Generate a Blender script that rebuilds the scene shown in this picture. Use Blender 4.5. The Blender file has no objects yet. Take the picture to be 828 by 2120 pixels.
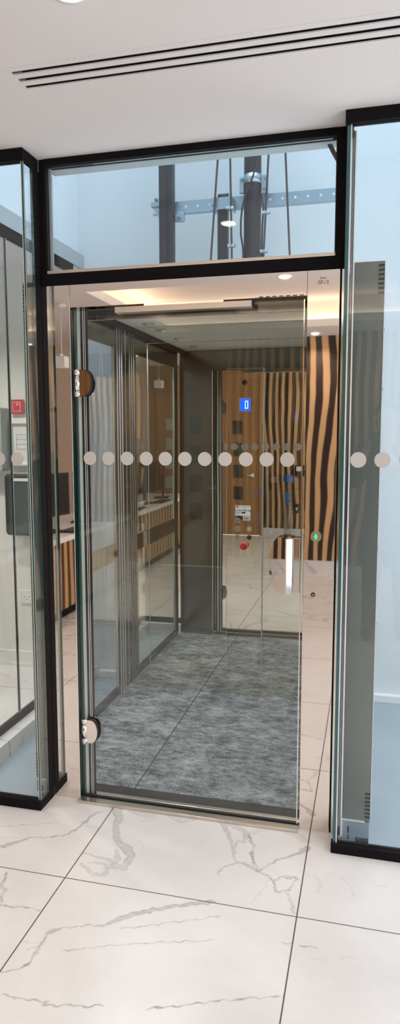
import bpy, bmesh, math, random
from mathutils import Vector, Matrix
import numpy as np
random.seed(7)
SC = bpy.context.scene
COL = SC.collection
PI = math.pi

# ------------------------------------------------------------------ camera
YAW, PITCH, ROLL, FPX = 0.2505, -0.1119, -0.0023, 1431.2
cam_data = bpy.data.cameras.new('camera')
cam = bpy.data.objects.new('camera', cam_data)
COL.objects.link(cam)
cam_data.sensor_fit = 'VERTICAL'
cam_data.sensor_height = 36.0
cam_data.lens = FPX / 2120.0 * 36.0
cam_data.shift_x = (414 - 403.474) / 2120.0
cam_data.clip_start = 0.01
r0 = Vector((math.cos(YAW), math.sin(YAW), 0))
f0 = Vector((-math.sin(YAW), math.cos(YAW), 0))
up0 = Vector((0, 0, 1))
fwd = f0 * math.cos(PITCH) + up0 * math.sin(PITCH)
upv = -f0 * math.sin(PITCH) + up0 * math.cos(PITCH)
rt = r0 * math.cos(ROLL) + upv * math.sin(ROLL)
upc = -r0 * math.sin(ROLL) + upv * math.cos(ROLL)
mw = Matrix((rt, upc, -fwd)).transposed().to_4x4()
mw.translation = Vector((0, -2.5101, 1.5))
cam.matrix_world = mw
SC.camera = cam

# ------------------------------------------------------------------ world, view, large lights
SC.view_settings.view_transform = 'Standard'
SC.view_settings.look = 'None'
SC.view_settings.exposure = 0.0
SC.view_settings.gamma = 1.0
SC.view_settings.use_curve_mapping = False
SC.cycles.max_bounces = 12
SC.cycles.glossy_bounces = 8
SC.cycles.transparent_max_bounces = 24
SC.cycles.sample_clamp_indirect = 6.0
world = bpy.data.worlds.new('sky')
SC.world = world
world.use_nodes = True
wn = world.node_tree
wn.nodes['Background'].inputs[0].default_value = (0.80, 0.90, 1.0, 1)
wn.nodes['Background'].inputs[1].default_value = 1.6

def area(name, loc, rot, sx, sy, power, color):
    l = bpy.data.lights.new(name, 'AREA')
    l.shape = 'RECTANGLE'; l.size = sx; l.size_y = sy; l.energy = power; l.color = color
    o = bpy.data.objects.new(name, l); COL.objects.link(o)
    o.location = loc; o.rotation_euler = rot
    return o

# daylight through the shop front on the right of the hall
area('shopfront_daylight', (2.55, -2.6, 1.35), (0, PI / 2, 0), 2.2, 3.6, 63, (0.96, 0.98, 1.0))
# roof light over the shaft
area('shaft_rooflight', (-0.4, 0.75, 7.2), (0, 0, 0), 2.6, 1.5, 195, (0.72, 0.87, 1.0))
# unseen fill light added to brighten the lower shaft
area('shaft_side_fill', (1.06, 0.75, 1.2), (0, PI / 2, 0), 2.2, 1.3, 25, (0.90, 0.96, 1.0))

# ------------------------------------------------------------------ node helpers
def new_mat(name):
    m = bpy.data.materials.new(name); m.use_nodes = True
    nt = m.node_tree
    b = nt.nodes['Principled BSDF']
    return m, nt, b

def pm(name, col, rough=0.5, metal=0.0, spec=0.5, emit=None, es=0.0, bump=0, bscale=200):
    m, nt, b = new_mat(name)
    b.inputs['Base Color'].default_value = (*col, 1)
    b.inputs['Roughness'].default_value = rough
    b.inputs['Metallic'].default_value = metal
    b.inputs['Specular IOR Level'].default_value = spec
    if emit:
        b.inputs['Emission Color'].default_value = (*emit, 1)
        b.inputs['Emission Strength'].default_value = es
    if bump:
        n = nt.nodes.new('ShaderNodeTexNoise'); n.inputs['Scale'].default_value = bscale
        tc = nt.nodes.new('ShaderNodeTexCoord')
        nt.links.new(tc.outputs['Object'], n.inputs['Vector'])
        bp = nt.nodes.new('ShaderNodeBump'); bp.inputs['Strength'].default_value = 1.0
        bp.inputs['Distance'].default_value = bump
        nt.links.new(n.outputs['Fac'], bp.inputs['Height'])
        nt.links.new(bp.outputs['Normal'], b.inputs['Normal'])
    return m

def N(nt, typ, **k):
    n = nt.nodes.new(typ)
    for a, v in k.items():
        setattr(n, a, v)
    return n

def math_(nt, op, a, b=None, clamp=False):
    n = nt.nodes.new('ShaderNodeMath'); n.operation = op; n.use_clamp = clamp
    for i, x in enumerate((a, b)):
        if x is None: continue
        if isinstance(x, (int, float)): n.inputs[i].default_value = x
        else: nt.links.new(x, n.inputs[i])
    return n.outputs[0]

def mixc(nt, fac, a, b):
    n = nt.nodes.new('ShaderNodeMix'); n.data_type = 'RGBA'
    if isinstance(fac, (int, float)): n.inputs[0].default_value = fac
    else: nt.links.new(fac, n.inputs[0])
    for i, x in ((6, a), (7, b)):
        if isinstance(x, tuple): n.inputs[i].default_value = (*x, 1)
        else: nt.links.new(x, n.inputs[i])
    return n.outputs[2]

def noise(nt, vec, scale, detail=2, rough=0.5, dist=0.0, stretch=None):
    n = nt.nodes.new('ShaderNodeTexNoise')
    n.inputs['Scale'].default_value = scale; n.inputs['Detail'].default_value = detail
    n.inputs['Roughness'].default_value = rough; n.inputs['Distortion'].default_value = dist
    if stretch:
        mp = nt.nodes.new('ShaderNodeMapping'); mp.inputs['Scale'].default_value = stretch
        nt.links.new(vec, mp.inputs['Vector']); vec = mp.outputs[0]
    nt.links.new(vec, n.inputs['Vector'])
    return n.outputs['Fac']

def ramp(nt, fac, stops):
    n = nt.nodes.new('ShaderNodeValToRGB')
    cr = n.color_ramp
    while len(cr.elements) < len(stops): cr.elements.new(0.5)
    for e, (p, c) in zip(cr.elements, stops):
        e.position = p; e.color = (*c, 1)
    nt.links.new(fac, n.inputs[0])
    return n.outputs[0]

# ------------------------------------------------------------------ materials
def glass_mat(name, tint, f0=0.04, gloss=(1, 1, 1)):
    m = bpy.data.materials.new(name); m.use_nodes = True
    nt = m.node_tree; nt.nodes.clear()
    out = N(nt, 'ShaderNodeOutputMaterial')
    lw = N(nt, 'ShaderNodeLayerWeight'); lw.inputs['Blend'].default_value = 0.5
    p5 = math_(nt, 'POWER', lw.outputs['Facing'], 4.0)
    fr = math_(nt, 'ADD', math_(nt, 'MULTIPLY', p5, 1 - f0), f0, True)
    tr = N(nt, 'ShaderNodeBsdfTransparent'); tr.inputs[0].default_value = (*tint, 1)
    gl = N(nt, 'ShaderNodeBsdfGlossy'); gl.inputs['Color'].default_value = (*gloss, 1)
    gl.inputs['Roughness'].default_value = 0.0
    mx = N(nt, 'ShaderNodeMixShader')
    nt.links.new(fr, mx.inputs[0]); nt.links.new(tr.outputs[0], mx.inputs[1]); nt.links.new(gl.outputs[0], mx.inputs[2])
    nt.links.new(mx.outputs[0], out.inputs[0])
    return m

def steel_mat(name, col, rough=0.03, wav=0.0, ws=1.5, stretch=(1, 1, 1)):
    m, nt, b = new_mat(name)
    b.inputs['Base Color'].default_value = (*col, 1)
    b.inputs['Metallic'].default_value = 1.0
    b.inputs['Roughness'].default_value = rough
    if wav:
        g = N(nt, 'ShaderNodeNewGeometry')
        f = noise(nt, g.outputs['Position'], ws, 1, 0.3, 0, stretch)
        bp = N(nt, 'ShaderNodeBump'); bp.inputs['Strength'].default_value = 1.0
        bp.inputs['Distance'].default_value = wav
        nt.links.new(f, bp.inputs['Height']); nt.links.new(bp.outputs['Normal'], b.inputs['Normal'])
    return m

GLASS = glass_mat('clear_glass', (0.968, 0.982, 0.975))
DOORGLASS = glass_mat('door_glass', (0.962, 0.970, 0.962), 0.04)
EDGE = pm('glass_edge', (0.02, 0.095, 0.10), 0.12, 0, 0.8)
EDGEDARK = pm('glass_edge_dark', (0.01, 0.05, 0.05), 0.1, 0, 0.8)
EDGEPALE = pm('glass_edge_pale', (0.55, 0.66, 0.62), 0.15, 0, 0.8)
PORTAL = steel_mat('polished_steel', (0.84, 0.765, 0.70), 0.02, 0.0007, 1.8, (1, 1, 0.8))
STEEL = steel_mat('polished_steel_trim', (0.80, 0.77, 0.72), 0.06)
REAR = steel_mat('tinted_mirror_steel', (0.78, 0.77, 0.68), 0.012, 0.0012, 1.5, (1, 1, 0.8))
CARSTEEL = steel_mat('car_wall_steel', (0.30, 0.295, 0.285), 0.16)
BRUSH = steel_mat('brushed_steel', (0.72, 0.67, 0.60), 0.28)
CHROME = steel_mat('chrome', (0.90, 0.90, 0.90), 0.03)
GALV = steel_mat('galvanised_steel', (0.40, 0.47, 0.52), 0.38, 0.001, 60)
BLACK = pm('black_powder_coat', (0.010, 0.008, 0.009), 0.6, 0, 0.06, bump=0.0002, bscale=400)
RUBBER = pm('black_rubber', (0.015, 0.014, 0.014), 0.6)
DARKSTEEL = pm('dark_mast_steel', (0.032, 0.031, 0.038), 0.5, 0.1, 0.4, bump=0.0004, bscale=60)
ROPE = pm('greased_rope', (0.07, 0.06, 0.06), 0.5, 0.4, bump=0.001, bscale=500)
CEIL = pm('ceiling_paint', (0.80, 0.755, 0.745), 0.9, 0, 0.2, bump=0.0003, bscale=90)
WHITE = pm('white_paint', (0.80, 0.80, 0.79), 0.7, 0, 0.3)
SILL = pm('white_sill', (0.78, 0.79, 0.80), 0.4, 0, 0.4)
LINTEL = pm('grey_lintel', (0.42, 0.44, 0.45), 0.6, 0, 0.3)
SHAFTW = pm('shaft_paint', (0.68, 0.72, 0.75), 0.85, 0, 0.2, bump=0.0003, bscale=30)
HALLW = pm('hall_wall_paint', (0.80, 0.81, 0.77), 0.85, 0, 0.2)
BEIGE = pm('beige_wall_paint', (0.70, 0.56, 0.46), 0.85, 0, 0.2)
COVER = pm('grey_green_cover', (0.17, 0.185, 0.172), 0.4, 0.2, 0.4)
SIDEWALL = steel_mat('brushed_car_side', (0.22, 0.21, 0.20), 0.45)
MIDRAIL = steel_mat('mid_rail_steel', (0.55, 0.49, 0.43), 0.05)
CARCEIL = pm('car_ceiling_panel', (0.86, 0.86, 0.82), 0.45, 0.0, 0.4)
CARCEIL2 = pm('car_ceiling_border', (0.018, 0.018, 0.018), 0.6, 0.0, 0.2)
DOT = pm('frosted_film', (0.52, 0.49, 0.46), 0.7, 0, 0.3)
LAMP = pm('lamp_glow', (1, 1, 1), 0.5, emit=(1.0, 0.93, 0.82), es=14.0)
COVE = pm('cove_glow', (1, 1, 1), 0.5, emit=(1.0, 0.80, 0.52), es=9.0)
RED = pm('red_plastic', (0.55, 0.03, 0.04), 0.35)
REDLED = pm('red_led', (0.8, 0.02, 0.02), 0.4, emit=(1, 0.05, 0.05), es=3)
BLACKGLOSS = pm('black_gloss_plastic', (0.02, 0.022, 0.022), 0.2)
GREYBOX = pm('grey_plastic', (0.38, 0.42, 0.38), 0.5)
PAPER = pm('white_paper', (0.82, 0.82, 0.80), 0.8)
BLUE = pm('blue_display', (0.0, 0.05, 0.5), 0.3, emit=(0.01, 0.12, 1.0), es=1.3)
GLYPH = pm('display_glyph', (0.5, 0.8, 1.0), 0.3, emit=(0.55, 0.95, 1.0), es=2.2)
GREEN = pm('green_led', (0.0, 0.5, 0.15), 0.3, emit=(0.02, 1.0, 0.22), es=1.6)
INK = pm('black_ink', (0.02, 0.02, 0.02), 0.5)
REDINK = pm('red_ink', (0.5, 0.03, 0.03), 0.5)
YELLOW = pm('yellow_symbol', (0.75, 0.6, 0.05), 0.4)
COUNTER = pm('white_counter', (0.83, 0.81, 0.80), 0.25)
BLUECAP = pm('blue_plastic', (0.02, 0.10, 0.42), 0.35)
TUBEGLASS = glass_mat('clear_tube_plastic', (0.75, 0.77, 0.78), 0.06)
CABLE = pm('black_cable', (0.02, 0.02, 0.022), 0.45)

# blue grey pit floor paint
def mk_pit():
    m, nt, b = new_mat('pit_floor_paint')
    tc = N(nt, 'ShaderNodeTexCoord')
    n1 = noise(nt, tc.outputs['Object'], 1.6, 3)
    n2 = noise(nt, tc.outputs['Object'], 70, 3, 0.7)
    c = ramp(nt, n1, [(0.3, (0.25, 0.30, 0.345)), (0.7, (0.34, 0.395, 0.44))])
    c = mixc(nt, math_(nt, 'MULTIPLY', n2, 0.35), c, (0.36, 0.44, 0.50))
    nt.links.new(c, b.inputs['Base Color']); b.inputs['Roughness'].default_value = 0.55
    return m
PIT = mk_pit()

def mk_carpet():
    m, nt, b = new_mat('grey_blue_carpet')
    tc = N(nt, 'ShaderNodeTexCoord'); v = tc.outputs['Object']
    a = noise(nt, v, 17, 8, 0.78, 0.0, (1.0, 1.9, 1))
    f = noise(nt, v, 260, 3, 0.8, 0, (0.7, 1, 1))
    big = noise(nt, v, 5.5, 3, 0.6, 0.0, (1.0, 1.5, 1))
    s = math_(nt, 'ADD', math_(nt, 'MULTIPLY', a, 0.42), math_(nt, 'ADD', math_(nt, 'MULTIPLY', f, 0.36), math_(nt, 'MULTIPLY', big, 0.22)))
    c = ramp(nt, s, [(0.39, (0.022, 0.026, 0.030)), (0.465, (0.11, 0.125, 0.137)), (0.52, (0.27, 0.30, 0.315)), (0.62, (0.52, 0.565, 0.585))])
    # seams between planks
    sx = N(nt, 'ShaderNodeSeparateXYZ'); nt.links.new(v, sx.inputs[0])
    dx = math_(nt, 'ABSOLUTE', math_(nt, 'ADD', sx.outputs[0], 0.943))
    seam = math_(nt, 'LESS_THAN', dx, 0.0028)
    dx2 = math_(nt, 'ABSOLUTE', math_(nt, 'ADD', sx.outputs[0], 0.443))
    seam2 = math_(nt, 'MULTIPLY', math_(nt, 'LESS_THAN', dx2, 0.0012), 0.3)
    c = mixc(nt, math_(nt, 'MULTIPLY', math_(nt, 'MAXIMUM', seam, seam2), 0.85), c, (0.008, 0.009, 0.01))
    nt.links.new(c, b.inputs['Base Color']); b.inputs['Roughness'].default_value = 0.95
    b.inputs['Specular IOR Level'].default_value = 0.1
    bp = N(nt, 'ShaderNodeBump'); bp.inputs['Distance'].default_value = 0.004
    nt.links.new(f, bp.inputs['Height']); nt.links.new(bp.outputs['Normal'], b.inputs['Normal'])
    return m
CARPET = mk_carpet()

def stripes(name, axis, period, wood, dark, thr, amp, nsx=1.1, nsz=0.45, offs=0.0, vgrad=True):
    m, nt, b = new_mat(name)
    tc = N(nt, 'ShaderNodeTexCoord'); v = tc.outputs['Object']
    sx = N(nt, 'ShaderNodeSeparateXYZ'); nt.links.new(v, sx.inputs[0])
    a = noise(nt, v, 1.0, 1, 0.4, 0.0, (nsx, nsx, nsz))
    a2 = noise(nt, v, 1.0, 1, 0.4, 0.0, (nsx * 4, nsx * 4, nsz * 5))
    d = math_(nt, 'ADD', math_(nt, 'MULTIPLY', math_(nt, 'SUBTRACT', a, 0.5), amp),
              math_(nt, 'MULTIPLY', math_(nt, 'SUBTRACT', a2, 0.5), amp * 0.10))
    u = math_(nt, 'ADD', math_(nt, 'ADD', sx.outputs[axis], d), offs)
    s = math_(nt, 'SINE', math_(nt, 'MULTIPLY', u, 2 * PI / period))
    k = N(nt, 'ShaderNodeMapRange'); k.inputs[1].default_value = thr - 0.07; k.inputs[2].default_value = thr + 0.07
    nt.links.new(s, k.inputs[0])
    g = noise(nt, v, 1.0, 4, 0.6, 0.5, (60, 60, 1.6))
    w = mixc(nt, g, tuple(x * 0.78 for x in wood), tuple(x * 1.18 for x in wood))
    c = mixc(nt, k.outputs[0], w, dark)
    nt.links.new(c, b.inputs['Base Color'])
    b.inputs['Roughness'].default_value = 0.42; b.inputs['Specular IOR Level'].default_value = 0.3
    return m
ZEBRA = stripes('zebrano_veneer', 0, 0.100, (0.60, 0.37, 0.19), (0.030, 0.018, 0.014), -0.12, 0.36)
DESKSTRIPE = stripes('zebrano_desk_front', 1, 0.118, (0.52, 0.29, 0.12), (0.045, 0.022, 0.014), 0.1, 0.22)

def mk_wood():
    m, nt, b = new_mat('oak_veneer')
    tc = N(nt, 'ShaderNodeTexCoord'); v = tc.outputs['Object']
    g = noise(nt, v, 1.0, 4, 0.6, 0.3, (9, 9, 0.35))
    c = ramp(nt, g, [(0.3, (0.30, 0.145, 0.055)), (0.7, (0.44, 0.235, 0.10))])
    nt.links.new(c, b.inputs['Base Color']); b.inputs['Roughness'].default_value = 0.4
    return m
WOOD = mk_wood()

JX0, JY0, TILE = -0.977, -0.488, 0.785
def mk_marble(use_attr=True):
    m, nt, b = new_mat('white_marble_tile' if use_attr else 'white_marble_skirting')
    tc = N(nt, 'ShaderNodeTexCoord'); v = tc.outputs['Object']
    sx = N(nt, 'ShaderNodeSeparateXYZ'); nt.links.new(v, sx.inputs[0])
    cloud = noise(nt, v, 2.2, 4, 0.6, 0.4)
    base = ramp(nt, cloud, [(0.30, (0.64, 0.612, 0.60)), (0.65, (0.72, 0.695, 0.685))])
    n1 = noise(nt, v, 1.3, 5, 0.62, 1.2, (1.0, 1.6, 1))
    ridge = math_(nt, 'ABSOLUTE', math_(nt, 'SUBTRACT', n1, 0.5))
    vein = N(nt, 'ShaderNodeMapRange'); vein.inputs[1].default_value = 0.0; vein.inputs[2].default_value = 0.022
    vein.inputs[3].default_value = 0.55; vein.inputs[4].default_value = 0.0
    nt.links.new(ridge, vein.inputs[0])
    msk = noise(nt, v, 1.1, 2)
    mk = N(nt, 'ShaderNodeMapRange'); mk.inputs[1].default_value = 0.45; mk.inputs[2].default_value = 0.62
    nt.links.new(msk, mk.inputs[0])
    pv = math_(nt, 'MULTIPLY', vein.outputs[0], mk.outputs[0])
    if use_attr:
        at = N(nt, 'ShaderNodeAttribute'); at.attribute_name = 'vein'
        ac = N(nt, 'ShaderNodeSeparateColor'); nt.links.new(at.outputs['Color'], ac.inputs[0])
        brk = noise(nt, v, 55, 4, 0.7)
        bk = N(nt, 'ShaderNodeMapRange'); bk.inputs[1].default_value = 0.30; bk.inputs[2].default_value = 0.60
        bk.inputs[3].default_value = 0.55; bk.inputs[4].default_value = 1.15
        nt.links.new(brk, bk.inputs[0])
        hand = math_(nt, 'MULTIPLY', ac.outputs[0], bk.outputs[0])
        pv = math_(nt, 'ADD', math_(nt, 'MULTIPLY', pv, ac.outputs[1]), hand, True)
    c = mixc(nt, pv, base, (0.13, 0.12, 0.12))
    if use_attr:
        def joint(o, j0, w):
            f = math_(nt, 'DIVIDE', math_(nt, 'SUBTRACT', o, j0), TILE)
            fr = math_(nt, 'SUBTRACT', f, math_(nt, 'ROUND', f))
            return math_(nt, 'LESS_THAN', math_(nt, 'MULTIPLY', math_(nt, 'ABSOLUTE', fr), TILE), w)
        j = math_(nt, 'MAXIMUM', joint(sx.outputs[0], JX0, 0.0021), joint(sx.outputs[1], JY0, 0.0019))
        c = mixc(nt, j, c, (0.085, 0.07, 0.06))
        r = math_(nt, 'ADD', math_(nt, 'MULTIPLY', j, 0.5), 0.27)
        nt.links.new(r, b.inputs['Roughness'])
    else:
        b.inputs['Roughness'].default_value = 0.2
    nt.links.new(c, b.inputs['Base Color'])
    return m
MARBLE = mk_marble(True)
MARBLE2 = mk_marble(False)

# ------------------------------------------------------------------ geometry helpers
class MB:
    """collects shapes; build() links them as one mesh object"""
    def __init__(self): self.bm = bmesh.new()
    def box(self, x0, x1, y0, y1, z0, z1, mi=0, bev=0.0, faces=None):
        bm = self.bm
        vs = [bm.verts.new((x, y, z)) for z in (z0, z1) for y in (y0, y1) for x in (x0, x1)]
        q = {'z0': (0, 2, 3, 1), 'z1': (4, 5, 7, 6), 'y0': (0, 1, 5, 4), 'y1': (2, 6, 7, 3), 'x0': (0, 4, 6, 2), 'x1': (1, 3, 7, 5)}
        fs = {}
        for k, ix in q.items():
            f = bm.faces.new([vs[i] for i in ix]); f.material_index = mi
            if faces and k in faces: f.material_index = faces[k]
            fs[k] = f
        if bev:
            es = list({e for f in fs.values() for e in f.edges})
            bmesh.ops.bevel(bm, geom=es, offset=bev, segments=2, affect='EDGES', profile=0.6)
        return self
    def cyl(self, p0, p1, r, seg=20, mi=0, r1=None, cap=True):
        p0, p1 = Vector(p0), Vector(p1); r1 = r if r1 is None else r1
        d = (p1 - p0).normalized(); a = d.orthogonal().normalized(); b = d.cross(a)
        A = []; B = []
        for i in range(seg):
            t = 2 * PI * i / seg; o = a * math.cos(t) + b * math.sin(t)
            A.append(self.bm.verts.new(p0 + o * r)); B.append(self.bm.verts.new(p1 + o * r1))
        for i in range(seg):
            f = self.bm.faces.new((A[i], A[(i + 1) % seg], B[(i + 1) % seg], B[i])); f.material_index = mi; f.smooth = True
        if cap:
            self.bm.faces.new(A[::-1]).material_index = mi; self.bm.faces.new(B).material_index = mi
        return self
    def prism(self, pts, axis, a, b, mi=0, smooth=False):
        """pts: 2-D outline; axis 'y': (x,z) outline extruded from y=a to y=b; 'z': (x,y); 'x': (y,z)"""
        def P(p, t):
            return {'y': (p[0], t, p[1]), 'z': (p[0], p[1], t), 'x': (t, p[0], p[1])}[axis]
        A = [self.bm.verts.new(P(p, a)) for p in pts]; B = [self.bm.verts.new(P(p, b)) for p in pts]
        n = len(pts)
        for i in range(n):
            f = self.bm.faces.new((A[i], A[(i + 1) % n], B[(i + 1) % n], B[i])); f.material_index = mi; f.smooth = smooth
        self.bm.faces.new(A[::-1]).material_index = mi; self.bm.faces.new(B).material_index = mi
        return self
    def tube(self, pts, r, seg=10, mi=0):
        pts = [Vector(p) for p in pts]; rings = []
        for i, p in enumerate(pts):
            d = (pts[min(i + 1, len(pts) - 1)] - pts[max(i - 1, 0)]).normalized()
            a = d.cross(Vector((0.31, 0.95, 0.05))).normalized(); b = d.cross(a)
            rings.append([self.bm.verts.new(p + (a * math.cos(2 * PI * k / seg) + b * math.sin(2 * PI * k / seg)) * r) for k in range(seg)])
        for A, B in zip(rings, rings[1:]):
            for k in range(seg):
                f = self.bm.faces.new((A[k], A[(k + 1) % seg], B[(k + 1) % seg], B[k])); f.smooth = True; f.material_index = mi
        self.bm.faces.new(rings[0][::-1]).material_index = mi; self.bm.faces.new(rings[-1]).material_index = mi
        return self
    def lathe(self, c, prof, seg=32, mi=0):
        """prof: (r, z) pairs around vertical axis through c"""
        rings = []
        for r, z in prof:
            rings.append([self.bm.verts.new((c[0] + r * math.cos(2 * PI * k / seg), c[1] + r * math.sin(2 * PI * k / seg), c[2] + z)) for k in range(seg)])
        for A, B in zip(rings, rings[1:]):
            for k in range(seg):
                f = self.bm.faces.new((A[k], A[(k + 1) % seg], B[(k + 1) % seg], B[k])); f.smooth = True; f.material_index = mi
        self.bm.faces.new(rings[0][::-1]).material_index = mi; self.bm.faces.new(rings[-1]).material_index = mi
        return self
    def build(self, name, mats, parent=None, label=None):
        if not isinstance(mats, (list, tuple)): mats = [mats]
        bmesh.ops.recalc_face_normals(self.bm, faces=self.bm.faces[:])
        me = bpy.data.meshes.new(name); self.bm.to_mesh(me); self.bm.free()
        for m in mats: me.materials.append(m)
        o = bpy.data.objects.new(name, me); COL.objects.link(o)
        if parent is not None: put(o, parent)
        if label: o['label'] = label
        return o

def world_loc(o):
    v = Vector(o.location)
    while o.parent is not None:
        o = o.parent; v += Vector(o.location)
    return v

def put(o, parent):
    """parent o, whose mesh is in scene coordinates, so that it stays where it is"""
    o.parent = parent
    o.location = -world_loc(parent)

def thing(name, label, cat, loc=(0, 0, 0), group=None):
    o = bpy.data.objects.new(name, None); COL.objects.link(o)
    o.empty_display_size = 0.1
    o.location = loc; o['label'] = label; o['category'] = cat
    if group: o['group'] = group
    return o

def tag(o, label, cat, group=None):
    o['label'] = label; o['category'] = cat
    if group: o['group'] = group
    return o

def struct(name, mb, mats, parent=None):
    o = mb.build(name, mats, parent)
    if parent is None: o['kind'] = 'structure'
    return o

def dup(root, delta, label=None, group=None):
    r = root.copy(); COL.objects.link(r); r.location = Vector(root.location) + Vector(delta)
    if label: r['label'] = label
    if group: r['group'] = group
    for ch in list(root.children):
        c = ch.copy(); COL.objects.link(c); c.parent = r
        for g in list(ch.children):
            d = g.copy(); COL.objects.link(d); d.parent = c
    return r

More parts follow.
